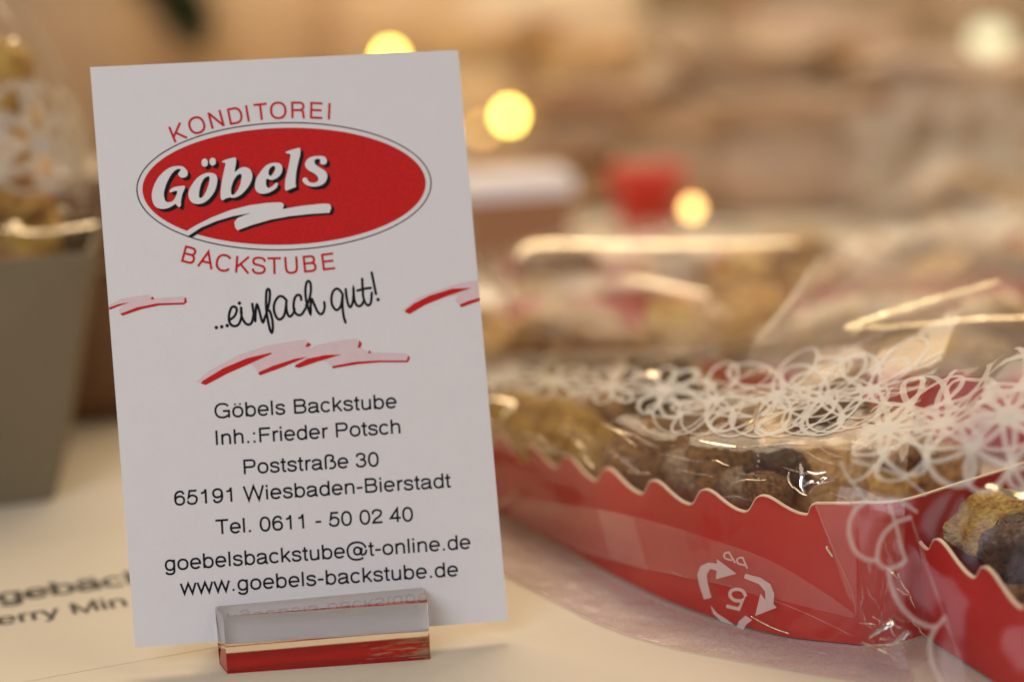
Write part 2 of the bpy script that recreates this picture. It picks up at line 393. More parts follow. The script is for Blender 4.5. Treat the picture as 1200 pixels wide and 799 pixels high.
def print_polys(name, polys, lift, material, label=None):
    """polys: list of lists of loops in card uv"""
    mb = MB()
    for k, loops in enumerate(polys):
        L3 = [[Vector((p[0], p[1], 0)) for p in lp] for lp in loops]
        tris = tessellate_polygon(L3); flat = [p for lp in loops for p in lp]
        mb.add([card3(p, lift+0.0004*k) for p in flat], tris)
    o = mb.build(name, material, card)
    bm = bmesh.new(); bm.from_mesh(o.data)
    nn = Vector(CN)
    for q in bm.faces:
        if q.normal.dot(nn) < 0: q.normal_flip()
    bm.to_mesh(o.data); bm.free()
    if label: o['label'] = label
    return o
def print_strokes(name, strokes, wdt, lift, material, label=None, round_ends=False):
    mb = MB(); k = 0
    for st in strokes:
        v, f = ribbon2(st, wdt)
        mb.add([card3(p, lift+0.0003*(k % 7)) for p in v], [q[::-1] for q in f]); k += 1
        if round_ends:
            for e in (st[0], st[-1]):
                mb.add([card3((e[0]+wdt*.5*math.cos(a*PI/6), e[1]+wdt*.5*math.sin(a*PI/6)), lift+0.0003*(k % 7)) for a in range(12)], [tuple(range(12))]); k += 1
    o = mb.build(name, material, card)
    bm = bmesh.new(); bm.from_mesh(o.data)
    nn = Vector(CN)
    for q in bm.faces:
        if q.normal.dot(nn) < 0: q.normal_flip()
    bm.to_mesh(o.data); bm.free()
    if label: o['label'] = label
    return o
def layout(text):
    x = 0; out = []
    for c in text:
        adv, st = GL[c]; out.append((c, x, st)); x += adv
    return out, x
def text_line(text, p0, p1, cap, label, weight=99):
    a = card_uv(*p0); b_ = card_uv(*p1); d = b_-a; L_ = np.linalg.norm(d); d /= L_; nrm = np.array([-d[1], d[0]])
    lay, wd = layout(text)
    lead = 60; sx = L_/(wd-lead-40); sy = cap/718.0
    st = []
    for c, x, ss in lay:
        for q in ss: st.append([a+d*((x+p[0]-lead)*sx)+nrm*(p[1]*sy) for p in q])
    print_strokes('print_line', st, weight*sy, 0.004, M['ink_black'], label)
capc = 0.212
for tx, p0, p1, lb in (
    ('Göbels Backstube', (252.3, 490), (464.9, 477.8), 'Göbels Backstube in small black print'),
    ('Inh.:Frieder Potsch', (252.3, 521.4), (470, 507.6), 'Inh.:Frieder Potsch in small black print'),
    ('Poststraße 30', (285.4, 555.5), (444, 545.8), 'Poststraße 30 in small black print'),
    ('65191 Wiesbaden-Bierstadt', (205, 592), (527.8, 570.8), '65191 Wiesbaden-Bierstadt in small black print'),
    ('Tel. 0611 - 50 02 40', (254.3, 625.8), (484.2, 610), 'Tel. 0611 - 50 02 40 in small black print'),
    ('goebelsbackstube@t-online.de', (194, 668.6), (551.4, 642.4), 'e-mail address in small black print'),
    ('www.goebels-backstube.de', (212.8, 696), (536.9, 674.5), 'web address in small black print')):
    text_line(tx, p0, p1, capc, lb)

def arc_text(text, pts, cap, label, zoomf):
    st = []
    P = [card_uv(*zoomf(*p)) for p in pts]
    for k, c in enumerate(text):
        adv, ss = GL[c]
        t_ = P[min(k+1, len(P)-1)]-P[max(k-1, 0)]; d = t_/np.linalg.norm(t_); nrm = np.array([-d[1], d[0]]); s = cap/718
        for q in ss: st.append([P[k]+d*((p[0]-adv/2)*s*0.99)+nrm*(p[1]*s) for p in q])
    print_strokes('arched_print', st, 96*cap/718, 0.004, M['ink_red'], label)
arc_text('KONDITOREI', [(444, 459), (535, 424), (622, 398), (708, 381), (765, 371), (826, 363), (905, 357), (995, 355), (1078, 357), (1139, 361)], 0.248, 'red KONDITOREI arched over the oval', lambda x, y: (100+x/3.993, 50+y/3.993))
arc_text('BACKSTUBE', [(452, 222), (532, 243), (610, 258), (694, 266), (772, 270), (843, 271), (920, 268), (1002, 262), (1085, 252)], 0.248, 'red BACKSTUBE curved under the oval', lambda x, y: (100+x/3.803, 250+y/3.803))

# the oval
ec = card_uv(334.5, 218.3); er = card_uv(507.4, 212.8); el = card_uv(161.4, 222.5)
ex = (er-el)/2; exn = np.linalg.norm(ex); exu = ex/exn; eyu = np.array([-exu[1], exu[0]])
ryo = 0.955
def ell(rx, ry, n=96, e=1.0): return [ec+exu*rx*math.cos(2*PI*k/n)+eyu*ry*math.sin(2*PI*k/n) for k in range(n)]
print_polys('logo_outline', [[ell(exn, ryo), ell(exn-0.018, ryo-0.018)[::-1]]], 0.002, M['ink_black'], 'thin black outline of the oval')
print_polys('logo_oval', [[ell(exn-0.088, ryo-0.084)]], 0.002, M['ink_red'], 'solid red oval')
Z1 = lambda x, y: (170+x/9.983, 180+y/9.983)
Z2 = lambda x, y: (280+x/9.983, 160+y/9.983)
G_ = [(400,148),(450,160),(490,200),(500,240),(480,275),(430,285),(390,255),(395,225),(415,200),(410,183),(370,188),(320,230),(270,310),(235,400),(220,480),(235,550),(270,572),(320,560),(355,515),(378,445),(345,440),(300,458),(288,435),(330,400),(400,385),(465,382),(460,420),(435,480),(420,560),(418,610),(395,628),(365,600),(355,590),(310,620),(250,645),(180,648),(120,620),(88,560),(80,480),(100,390),(150,290),(230,205),(310,160)]
O_ = [(770,228),(820,245),(845,290),(840,360),(810,450),(750,530),(680,580),(600,592),(540,565),(508,500),(515,430),(560,350),(620,280),(700,235)]
Oh = [(735,268),(755,280),(750,340),(725,420),(690,490),(655,522),(632,510),(635,440),(655,360),(690,295)]
B_ = [(898,98),(960,70),(1050,50),(1065,75),(1060,140),(1050,218),(1100,180),(1158,162),(1218,180),(1253,240),(1248,310),(1208,390),(1148,460),(1098,498),(1040,520),(990,515),(940,530),(905,548),(885,520),(885,440),(900,320),(925,200),(940,130),(935,113)]
Bh = [(1115,240),(1130,260),(1120,340),(1090,420),(1050,475),(1020,485),(1005,460),(1010,390),(1040,310),(1080,255)]
E_ = [(430,310),(480,322),(508,365),(495,435),(445,488),(380,512),(325,497),(315,540),(320,580),(345,605),(390,585),(435,545),(455,555),(440,600),(380,645),(300,672),(235,665),(195,625),(188,560),(205,490),(250,420),(310,350),(370,318)]
Eh = [(415,350),(425,380),(405,430),(370,465),(350,450),(345,420),(360,375),(390,350)]
L_ = [(550,185),(620,158),(700,138),(718,150),(715,220),(690,320),(668,440),(662,560),(668,590),(620,610),(555,635),(538,600),(545,500),(570,400),(595,280),(600,215),(560,200)]
S_ = [(950,232),(1000,240),(1028,280),(1020,320),(990,332),(955,320),(950,290),(945,268),(905,265),(882,290),(895,330),(950,370),(1005,405),(1032,450),(1025,510),(985,560),(920,585),(850,588),(790,570),(755,540),(742,510),(760,485),(795,490),(810,520),(850,545),(900,540),(930,510),(915,465),(870,430),(810,395),(775,350),(780,300),(820,255),(880,235)]
def dotp(cx, cy, rx, ry, n=18): return [(cx+rx*math.cos(2*PI*k/n), cy+ry*math.sin(2*PI*k/n)) for k in range(n)]
def lettering(dx, dy):
    out = []
    def cv(p, Z, sm=True):
        q = catmull(p, 3, True) if sm else p
        return [card_uv(*Z(x+dx, y+dy)) for x, y in q]
    out.append([cv(G_, Z1)]); out.append([cv(O_, Z1), cv(Oh, Z1)]); out.append([cv(dotp(698,110,38,48), Z1, False)]); out.append([cv(dotp(791,98,38,46), Z1, False)])
    out.append([cv(B_, Z1), cv(Bh, Z1)]); out.append([cv(E_, Z2), cv(Eh, Z2)]); out.append([cv(L_, Z2)]); out.append([cv(S_, Z2)])
    return out
print_polys('lettering_shadow', lettering(38, 34), 0.006, M['ink_black'], 'dark drop shadow behind the white lettering')
print_polys('lettering_shadow', lettering(20, 18), 0.0095, M['ink_black'], 'dark inner part of the drop shadow')
print_polys('white_lettering', lettering(0, 0), 0.013, M['ink_white'], 'white slanted lettering reading Göbels')
Z3 = lambda x, y: (210+x/6.316, 225+y/6.316)
SW = [(36,302),(120,250),(240,190),(380,135),(520,100),(650,82),(745,78),(765,84),(775,100),(765,128),(900,105),(1060,88),(1105,89),(1120,98),(1125,120),(1112,155),(980,163),(820,180),(680,205),(540,245),(430,285),(414,262),(408,225),(430,195),(480,175),(535,156),(400,180),(280,215),(160,265),(66,327)]
print_polys('swoosh_shadow', [[[card_uv(*Z3(x+24, y+14)) for x, y in SW]]], 0.006, M['ink_black'], 'dark shadow of the brush stroke')
print_polys('white_swoosh', [[[card_uv(*Z3(x, y)) for x, y in SW]]], 0.013, M['ink_white'], 'white brush stroke under the lettering')

# handwriting
Za = lambda x, y: (245+x/9.983, 320+y/9.983)
Zb = lambda x, y: (340+x/9.983, 310+y/9.983)
hand = [
 (Za, [(245,545),(300,500),(325,430),(300,393),(262,405),(235,480),(235,560),(262,608),(310,620),(352,590),(378,510),(376,410)]),
 (Za, [(374,405),(380,500),(415,575),(460,603),(500,575),(522,480)]),
 (Za, [(505,360),(518,450),(540,562)]), (Za, [(540,562),(545,450),(560,368),(590,450),(612,540),(632,575),(652,520),(680,440),(705,330),(712,240),(706,200),(690,187),(672,215),(666,340),(672,450),(690,560),(712,660),(735,697),(746,640),(738,540),(712,450),(682,428)]),
 (Za, [(908,322),(860,275),(810,280),(765,350),(760,440),(790,520),(830,542),(875,500),(895,420),(905,322)]),
 (Za, [(905,320),(905,420),(925,492),(950,507),(985,470),(1000,420)]),
 (Za, [(1078,312),(1068,265),(1030,258),(1000,300),(988,380),(1000,450),(1040,490),(1085,480),(1130,410)]),
 (Zb, [(185,480),(215,430),(240,330),(240,230),(215,193),(190,220),(178,300),(185,400),(205,490),(238,577),(240,480),(252,403),(275,450),(320,550),(360,580),(392,550),(404,490),(398,440)]),
 (Zb, [(612,345),(580,300),(540,283),(500,320),(482,400),(495,480),(540,532),(585,500),(605,430),(614,350)]),
 (Zb, [(614,345),(612,480),(625,600),(648,677)]),
 (Zb, [(650,288),(660,380),(680,470),(705,497),(730,450),(742,350),(740,272),(745,370),(762,450),(800,487),(838,470),(866,410)]),
 (Zb, [(842,168),(848,280),(855,380),(880,450),(915,477),(945,440),(955,330)]), (Zb, [(787,305),(860,285),(943,273)]),
 (Zb, [(953,95),(975,200),(1004,345)])]
st = [[card_uv(*Z(*p)) for p in catmull(q, 5)] for Z, q in hand]
print_strokes('handwritten_print', st, 0.037, 0.004, M['ink_black'], 'black handwriting reading ...einfach gut!', True)
print_polys('print_dot', [[[card_uv(*Z(*p)) for p in dotp(x, y, 21, 21)]] for Z, x, y in ((Za,85,637),(Za,148,628),(Za,212,614),(Za,355,352),(Zb,1028,410))], 0.004, M['ink_black'])
# brush marks
Zp = lambda x, y: (220+x/4.286, 385+y/4.286)
Zr = lambda x, y: (330+x/3.804, 250+y/3.804)
Zl = lambda x, y: (100+x/3.803, 250+y/3.803)
pink = [(Zp, [(40,268),(110,210),(260,130),(400,85),(500,68),(590,55),(620,100),(640,85),(750,62),(850,50),(865,95),(920,120),(1000,122),(1100,125),(1110,165),(900,165),(720,192),(700,165),(640,160),(560,185),(530,170),(470,190),(355,220),(325,182),(300,165),(180,210),(75,268)]),
        (Zr, [(535,435),(600,380),(700,340),(800,310),(874,299),(882,380),(800,415),(775,390),(785,365),(740,370),(640,395),(560,435)]),
        (Zl, [(104,410),(160,380),(280,363),(303,380),(440,370),(450,400),(300,410),(155,448),(148,430),(175,408),(107,424)])]
print_polys('pink_brush_mark', [[[card_uv(*Z(*p)) for p in q]] for Z, q in pink[:1]], 0.003, M['ink_pink'], 'broad pink brush mark in the middle')
print_polys('pink_brush_mark', [[[card_uv(*Z(*p)) for p in q]] for Z, q in pink[1:2]], 0.003, M['ink_pink'], 'pink brush mark cut by the right edge')
print_polys('pink_brush_mark', [[[card_uv(*Z(*p)) for p in q]] for Z, q in pink[2:]], 0.003, M['ink_pink'], 'pink brush mark cut by the left edge')
reds = [(Zp, [[(65,275),(90,283),(200,225),(330,168),(425,125),(415,121),(300,148),(180,198),(75,262)], [(355,228),(365,234),(480,192),(600,142),(540,151),(430,186),(358,218)], [(538,193),(560,197),(650,166),(772,130),(690,133),(600,152),(540,184)],
              [(725,200),(850,179),(960,169),(1105,169),(1116,150),(1108,133),(1100,160),(950,160),(840,167),(728,188)], [(590,90),(605,67),(621,82),(600,93)], [(860,58),(875,75),(866,97),(852,94),(859,78)], [(905,123),(912,107),(923,123)]]),
        (Zr, [[(550,440),(570,449),(640,408),(740,368),(848,332),(760,336),(660,367),(590,402),(552,431)], [(792,408),(800,419),(885,389),(884,376),(830,391)]]),
        (Zl, [[(105,420),(150,404),(195,397),(150,413),(107,430)], [(155,448),(165,456),(250,427),(330,410),(440,406),(453,395),(448,374),(442,377),(440,398),(320,401),(230,419)], [(291,379),(299,371),(307,380),(298,386)]])]
for Z, q in reds:
    print_polys('red_brush_stroke', [[[card_uv(*Z(*p)) for p in lp]] for lp in q], 0.006, M['ink_red'])

# ------------------------------------------------------------------ acrylic holder
hold = empty('card_holder', (0.1, 0, 0), 'small clear acrylic block with a slot gripping the upright business card', 'card holder')
hx0, hx1 = -1.40, 1.50
def fy(x): return -0.47-0.069*(x-0.05)
tl = math.tan(LEAN)
prof = lambda x: [(fy(x), 0.012), (0.85, 0.012), (0.85, 0.86), (0.045+(0.86-.33)*tl, 0.86), (0.048, 0.315), (-0.042, 0.315), (-0.046+(0.86-.33)*tl, 0.86), (fy(x), 0.86)]
v = []; f = []
xs = [hx0-0.11, hx0, hx1, hx1+0.015]
for k, x in enumerate(xs):
    for q, (y, z) in enumerate(prof(x)):
        if k == 0 and q in (0, 7): y += 0.42
        if k == 3 and q in (0, 7): y += 0.03
        v.append((x, y, z))
for k in range(3):
    for q in range(8):
        if q == 0: continue
        a = k*8+q; b_ = k*8+(q+1) % 8; f.append((a, a+8, b_+8, b_))
def endf(k): return [(k*8+0, k*8+1, k*8+4, k*8+5), (k*8+1, k*8+2, k*8+3, k*8+4), (k*8+0, k*8+5, k*8+6, k*8+7)]
f += endf(0); f += [q[::-1] for q in endf(3)]
o = mesh('acrylic_block', v, f, M['acrylic'], hold)
bm = bmesh.new(); bm.from_mesh(o.data); bmesh.ops.recalc_face_normals(bm, faces=bm.faces)
bm.to_mesh(o.data); bm.free()
bv = []
for k, x in enumerate(xs):
    y_ = fy(x)+(.42 if k == 0 else .03 if k == 3 else 0); bv += [(x, y_, .012), (x, .85, .012)]
mesh('red_base_strip', bv+[(x, y, -.002) for x, y, z in bv], [(0, 1, 3, 2)[::-1], (2, 3, 5, 4)[::-1], (4, 5, 7, 6)[::-1]]+[(8, 9, 11, 10), (10, 11, 13, 12), (12, 13, 15, 14), (0, 2, 10, 8), (2, 4, 12, 10), (4, 6, 14, 12), (1, 0, 8, 9), (6, 7, 15, 14)], M['worn_red'], hold)

# ------------------------------------------------------------------ price sheet lying on the table
sheet = empty('price_sheet', (-4, 2, 0), 'cream paper sheet with grey-black print lying on the table at the left', 'paper sheet')
c0, c1, c2, c3 = atz(-260, 800), atz(640, 742), atz(420, 600), atz(-300, 620)
v = [(*q[:2], 0.0) for q in (c0, c1, c2, c3)]
v = [(-9.5, -1.2, 0), (-1.0, 0.9, 0), (-2.6, 7.2, 0), (-11.1, 5.1, 0)]
mesh('paper', v+[(a, b_, -0.005) for a, b_, c in v], [(0, 1, 2, 3), (0, 4, 5, 1), (1, 5, 6, 2), (2, 6, 7, 3), (3, 7, 4, 0)], M['sheet'], sheet)
def sheet_text(text, p0, p1, xh, weight, label):
    a = atz(*p0); b_ = atz(*p1); d = (b_-a)[:2]; L_ = np.linalg.norm(d); d /= L_; nrm = np.array([-d[1], d[0]])
    lay, wd = layout(text); sx = L_/wd; sy = xh/523; mb = MB(); k = 0
    for c, x, ss in lay:
        for q in ss:
            P = [a[:2]+d*((x+p[0])*sx)+nrm*(p[1]*sy) for p in q]; v, f = ribbon2(P, weight*sy)
            mb.add([(*p, 0.004+0.0004*(k % 7)) for p in v], [g[::-1] for g in f]); k += 1
    mb.build('print_line', M['ink_grey'], sheet)['label'] = label
sheet_text('gebäck', (-2, 707), (176, 681), 0.50, 125, 'bold print reading gebäck')
sheet_text('erry Min', (-3, 733), (152, 709.5), 0.40, 100, 'print reading erry Min')

# ------------------------------------------------------------------ film surfaces and lace
def grid_surface(ctrl, wr=0.0, seed=0, freq=1.0):
    """ctrl rows x cols of 3D points -> function P(u,v) in [0,1]^2 (arrays) with wrinkles"""
    C = np.array(ctrl, float); R_, Q_ = C.shape[:2]
    rnd = np.random.RandomState(seed)
    K_ = [(rnd.uniform(1.5, 7)*freq, rnd.uniform(1.5, 7)*freq, rnd.uniform(0, 6.28), rnd.uniform(.3, 1)) for _ in range(9)]
    K2 = [(rnd.uniform(14, 40)*freq*rnd.choice([-1, 1]), rnd.uniform(14, 40)*freq, rnd.uniform(0, 6.28)) for _ in range(5)]
    def cr(a, b, c, d, t):
        t = t[:, None]; return 0.5*((2*b)+(-a+c)*t+(2*a-5*b+4*c-d)*t*t+(-a+3*b-3*c+d)*t**3)
    def P0(u, v):
        x = np.clip(u, 0, 1)*(Q_-1); i = np.minimum(x.astype(int), Q_-2); tx = x-i
        y = np.clip(v, 0, 1)*(R_-1); j = np.minimum(y.astype(int), R_-2); ty = y-j
        rows = []
        for dj in (-1, 0, 1, 2):
            r = np.clip(j+dj, 0, R_-1)
            rows.append(cr(C[r, np.clip(i-1, 0, Q_-1)], C[r, i], C[r, i+1], C[r, np.minimum(i+2, Q_-1)], tx))
        return cr(*rows, ty)
    def P(u, v, lift=0.0):
        u = np.atleast_1d(np.asarray(u, float)); v = np.atleast_1d(np.asarray(v, float))
        p = P0(u, v); e = 1e-3
        n = np.cross(P0(u+e, v)-P0(u-e, v), P0(u, v+e)-P0(u, v-e)); L_ = np.linalg.norm(n, axis=1)[:, None]
        n = np.where(L_ > 1e-12, n/np.maximum(L_, 1e-12), np.array([0, 0, 1.0]))
        fl = ((n[:, 1] > 0) & (n[:, 2] < .3)) | (n[:, 2] < -.2)
        n = np.where(fl[:, None], -n, n)
        h = 0
        for a, b_, ph, am in K_: h = h+am*(1-2*np.abs(np.sin(a*u*1.7+b_*v*1.3+ph+0.7*np.sin(b_*u*2+ph))))
        for a, b_, ph in K2: h = h+.10*np.sin(a*u+b_*v+ph+1.3*np.sin(3*v+ph))
        h = h*wr/3
        return p+n*(h+lift)[:, None]
    return P
def surf_mesh(name, P, nu_, nv_, material, parent, zmin=0.02):
    U, V_ = np.meshgrid(np.linspace(0, 1, nu_+1), np.linspace(0, 1, nv_+1))
    v = P(U.ravel(), V_.ravel()); v[:, 2] = np.maximum(v[:, 2], zmin)
    f = [(j*(nu_+1)+i, j*(nu_+1)+i+1, (j+1)*(nu_+1)+i+1, (j+1)*(nu_+1)+i) for j in range(nv_) for i in range(nu_)]
    return mesh(name, v, f, material, parent, smooth=True)
def lace_loops(P, centres, R, wdt, parent, name='lace_print', petals=7, seed=0, asp=1.0, zmin=0.03, n=20, mt='lace', ring=3):
    """rosettes of narrow loops ringed by arcs, laid on the film surface; centres in (u,v)"""
    rnd = random.Random(seed); V2 = []; LF = []; F = []; k = 0
    for cu, cv in centres:
        e = 1e-3; g = lambda a, b: P(a, b)[0]
        su = np.linalg.norm(g(cu+e, cv)-g(cu-e, cv))/(2*e)+1e-6; sv = np.linalg.norm(g(cu, cv+e)-g(cu, cv-e))/(2*e)+1e-6
        curves = []; a0 = rnd.uniform(0, PI)
        def rot(L_, a): return [(math.cos(a)*x-math.sin(a)*y, math.sin(a)*x+math.cos(a)*y) for x, y in L_]
        for q in range(petals):
            a = a0+2*PI*q/petals+rnd.uniform(-.04, .04); r = R*rnd.uniform(.95, 1.05); hw = r*.17
            curves.append((rot([((1-math.cos(th))*r/2, math.sin(th)*hw*(1.1-.3*math.cos(th))) for th in [2*PI*k_/n for k_ in range(n+1)]], a), 1.15))
            if ring:
                curves.append((rot([(R*.80+R*.26*math.cos(th), R*.40*math.sin(th)) for th in [2*PI*k_/n for k_ in range(n+1)]], a+PI/petals), .7))
        curves.append((rot([(R*.055*math.cos(th), R*.055*math.sin(th)) for th in [2*PI*k_/8 for k_ in range(9)]], 0), 1.9))
        for cvv, kw in curves:
            v2, f2 = ribbon2([(x, y*asp) for x, y in cvv], wdt*kw*rnd.uniform(.85, 1.15))
            k0 = len(V2)
            V2 += [(cu+x/su, cv+y/sv) for x, y in v2]; LF += [0.006+0.0008*(k % 9)]*len(v2); F += [tuple(i+k0 for i in q) for q in f2]; k += 1
    A_ = np.array(V2); LF = np.array(LF); vv = P(A_[:, 0], A_[:, 1], LF); vv[:, 2] = np.maximum(vv[:, 2], zmin+LF)
    return mesh(name, vv, F, M[mt], parent)

# ------------------------------------------------------------------ biscuits
_cook = {}
def cookie_mesh(kind, seed):
    key = (kind, seed)
    if key in _cook: return _cook[key]
    bm = bmesh.new(); bmesh.ops.create_icosphere(bm, subdivisions=4, radius=1)
    rnd = random.Random(seed); off = Vector((rnd.uniform(0, 50), rnd.uniform(0, 50), rnd.uniform(0, 50)))
    sx, sy, sz = {'disc': (1, .95, .38), 'lump': (1, .8, .7), 'bar': (1.25, .6, .45)}[kind]
    for vv in bm.verts:
        c = vv.co.copy()
        if kind != 'lump':
            h = math.hypot(c.x, c.y)
            if h > 1e-4: k = min(1.25, (1-abs(c.z)**3.5)**.5*1.05/max(h, .25)) if h > .3 else 1; c.x *= k; c.y *= k
        nz = noise.noise(c*1.6+off)*.16+noise.noise(c*4+off)*.07+noise.noise(c*9+off)*.05-.07*max(0, noise.noise(c*5+off*2))**.7+.03*abs(noise.noise(c*18+off))
        vv.co = Vector((c.x*sx, c.y*sy, c.z*sz))*(1+nz)
    m_ = bpy.data.meshes.new('biscuit'); bm.to_mesh(m_); bm.free()
    m_.polygons.foreach_set('use_smooth', [True]*len(m_.polygons))
    _cook[key] = m_; return m_
def cookie(name, kind, seed, loc, r, rot, material, label, group):
    me = cookie_mesh(kind, seed)
    key = ('c', kind, seed, material)
    if key not in _cook:
        me2 = me.copy(); me2.materials.clear(); me2.materials.append(M[material]); _cook[key] = me2
    o = bpy.data.objects.new(name, _cook[key]); COL.objects.link(o)
    o.location = [q*S for q in loc]; o.scale = (r*S, r*S, r*S); o.rotation_euler = rot
    tagit(o, label, 'biscuit', group); return o

# ------------------------------------------------------------------ trays with scalloped rims
PROF = [(0, 0), (.05, .05), (.10, .2), (.15, .5), (.2, .8), (.26, .96), (.32, 1), (.40, .96), (.5, .80), (.62, .52), (.75, .25), (.86, .08), (.94, .015), (1, 0)]
def scal(t):
    t = t % 1
    for (a, ha), (b_, hb) in zip(PROF, PROF[1:]):
        if t <= b_: k = (t-a)/(b_-a); return ha+(hb-ha)*k
    return 0
def wall_strip(bottom, top_z, s_list, thick=0.05, lean=0.0, inward=None):
    """bottom: list of (x,y) plan pts per sample; returns outer bottom/top & inner"""
    pass
def tray_wall(name, plan, hfun, tray, lean=0.0, n=160, inward=(0, 0)):
    """plan: plan polyline; hfun(s) rim height at arc length s"""
    P = np.array(plan, float); s = np.r_[0, np.cumsum(np.linalg.norm(np.diff(P, axis=0), axis=1))]
    ss = np.linspace(0, s[-1], n); X = np.interp(ss, s, P[:, 0]); Y = np.interp(ss, s, P[:, 1])
    tx = np.gradient(X); ty = np.gradient(Y); L_ = np.hypot(tx, ty); nx_, ny_ = -ty/L_, tx/L_
    cen = np.array(inward, float); mid = np.array([X.mean(), Y.mean()])
    if (cen-mid) @ np.array([nx_[n//2], ny_[n//2]]) < 0: nx_, ny_ = -nx_, -ny_
    th = 0.045; v = []; 
    for i in range(n):
        h = hfun(ss[i]); ox, oy = -nx_[i]*lean*h, -ny_[i]*lean*h
        v += [(X[i], Y[i], 0.03), (X[i]+ox*.5, Y[i]+oy*.5, h*.5), (X[i]+ox, Y[i]+oy, h),
              (X[i]+ox+nx_[i]*th, Y[i]+oy+ny_[i]*th, h), (X[i]+nx_[i]*th, Y[i]+ny_[i]*th, 0.03)]
    f = []; fe = []
    for i in range(n-1):
        a = i*5; b_ = a+5
        f += [(a, b_, b_+1, a+1), (a+1, b_+1, b_+2, a+2), (a+3, b_+3, b_+4, a+4)]; fe.append((a+2, b_+2, b_+3, a+3))
    f += [(0, 1, 2, 3, 4), tuple((n-1)*5+k for k in (4, 3, 2, 1, 0))]
    w_ = mesh(name, v, f, M['red_board'], tray, smooth=False)
    ev = [v[i*5+k] for i in range(n) for k in (2, 3)]
    dn = 0.022
    ev2 = [(x, y, z-dn) for x, y, z in ev]
    allv = []
    for i in range(n):
        (x0, y0, z0), (x1, y1, z1) = ev[2*i], ev[2*i+1]; ax, ay = (x0-x1)*.06, (y0-y1)*.06
        allv += [(x0+ax, y0+ay, z0-dn), (x0+ax, y0+ay, z0+.002), (x1-ax, y1-ay, z1+.002), (x1-ax, y1-ay, z1-dn)]
    ff = []
    for i in range(n-1):
        a = i*4; b_ = a+4; ff += [(a, b_, b_+1, a+1), (a+1, b_+1, b_+2, a+2), (a+2, b_+2, b_+3, a+3)]
    e = mesh('cut_edge', allv, ff, M['board_cut'], w_ if False else tray)
    e.parent = w_; 
    return w_

# tray 1 -----------------------------------------------------------------
Bp = [(3.22, 6.96), (3.67, 5.74), (4.31, 3.8), (4.93, 1.9), (5.51, 0.55), (6.26, -0.66), (6.85, -1.26), (7.56, -1.7)]
Bc = [tuple(q) for q in catmull(Bp, 6)]
tray1 = empty('red_tray', (8, 3.5, 0.02), 'glossy red cardboard tray with wavy cream rim, in focus right of the business card', 'tray', 'red biscuit trays')
VS = [0.6, 1.7, 3.02, 4.4, 5.82, 7.03, 8.15, 9.2]; VZ = [1.25, 1.30, 1.38, 1.48, 1.6, 1.7, 1.81, 1.92]
def h1(s):
    if s >= VS[-1]: return float(np.interp(s, [9.2, 9.24, 9.32, 10], [1.92, 2.06, 2.10, 2.15]))
    zb = float(np.interp(s, VS, VZ))
    for a, b_ in zip(VS, VS[1:]):
        if a <= s < b_: return zb+scal((s-a)/(b_-a))*0.27
    return zb
tray_wall('side_wall', Bc, h1, tray1, n=420, inward=(8, 4))
endp = [(7.56, -1.7), (8.2, -1.75), (9.3, -1.1), (10.6, -0.3), (11.6, 0.5)]
tray_wall('end_wall', [tuple(q) for q in catmull(endp, 5)], lambda s: 2.15-0.02*s, tray1, n=40, inward=(8, 4))
farp = [(11.6, 0.5), (9.8, 4.2), (8.3, 7.6), (7.4, 9.4)]
tray_wall('side_wall', [tuple(q) for q in catmull(farp, 6)], lambda s: .95+scal(s/1.2)*.27, tray1, n=200, inward=(6, 4))
tray_wall('end_wall', [(7.4, 9.4), (5.2, 8.4), (3.22, 6.96)], lambda s: 1.4, tray1, n=30, inward=(7, 4))
fl = [(x, y, 0.04) for x, y in Bc[::3]]+[(11.5, .45, .04), (9.8, 4.2, .04), (7.4, 9.3, .04)]
mesh('floor', fl, [tuple(range(len(fl)))], M['red_board'], tray1)

rnd = random.Random(5)
ORD = 'first second third fourth fifth sixth seventh eighth ninth tenth eleventh twelfth thirteenth fourteenth'.split()
def rank(done, label):
    for mt in set(m_ for m_, _ in done):
        L_ = []
        for m_, o_ in done:
            if m_ == mt:
                c_ = CR.T @ (np.array(o_.location)/S-CAM); L_.append((c_[0]/-c_[2], o_))
        L_.sort(key=lambda q: q[0])
        if len(L_) > 1:
            for k, (_, o_) in enumerate(L_):
                o_['label'] = ORD[min(k, 13)]+' '+label[mt].replace(' in the ', ' from the left in the ', 1)
def fill_tray(region, n, r, zr, kinds, label, group, seed):
    rn = random.Random(seed); k = 0; tries = 0; placed = []; done = []
    while k < n and tries < 4000:
        tries += 1
        a, b_ = rn.random(), rn.random()
        p = (np.array(region[0])*(1-a)+np.array(region[1])*a)*(1-b_)+(np.array(region[3])*(1-a)+np.array(region[2])*a)*b_
        z = rn.uniform(*zr)
        if any((p[0]-q[0])**2+(p[1]-q[1])**2+(2.0*(z-q[2]))**2 < (r*1.15)**2 for q in placed): continue
        placed.append((p[0], p[1], z)); mt, kd = rn.choice(kinds)
        done.append((mt, cookie('biscuit', kd, rn.randint(0, 5), (p[0], p[1], z), r*rn.uniform(.8, 1.15), (rn.uniform(-.5, .5), rn.uniform(-.5, .5), rn.uniform(0, 6)), mt, label[mt], group))); k += 1
    rank(done, label)
LB1 = {'gold': 'golden biscuit in the sharp red tray', 'brown': 'brown nutty biscuit in the sharp red tray', 'choc': 'dark chocolate piece in the sharp red tray',
       'nut': 'pale nut-topped biscuit in the sharp red tray', 'tan': 'tan biscuit in the sharp red tray', 'amber': 'amber biscuit in the sharp red tray'}
g1 = 'biscuits in the sharp red tray'
def ck(px, py, Y, r, kd, mt, seed, lb, rot=(0, 0, 0), nm='biscuit'):
    p = aty(px, py, Y); return cookie(nm, kd, seed, p, r, rot, mt, lb, g1)
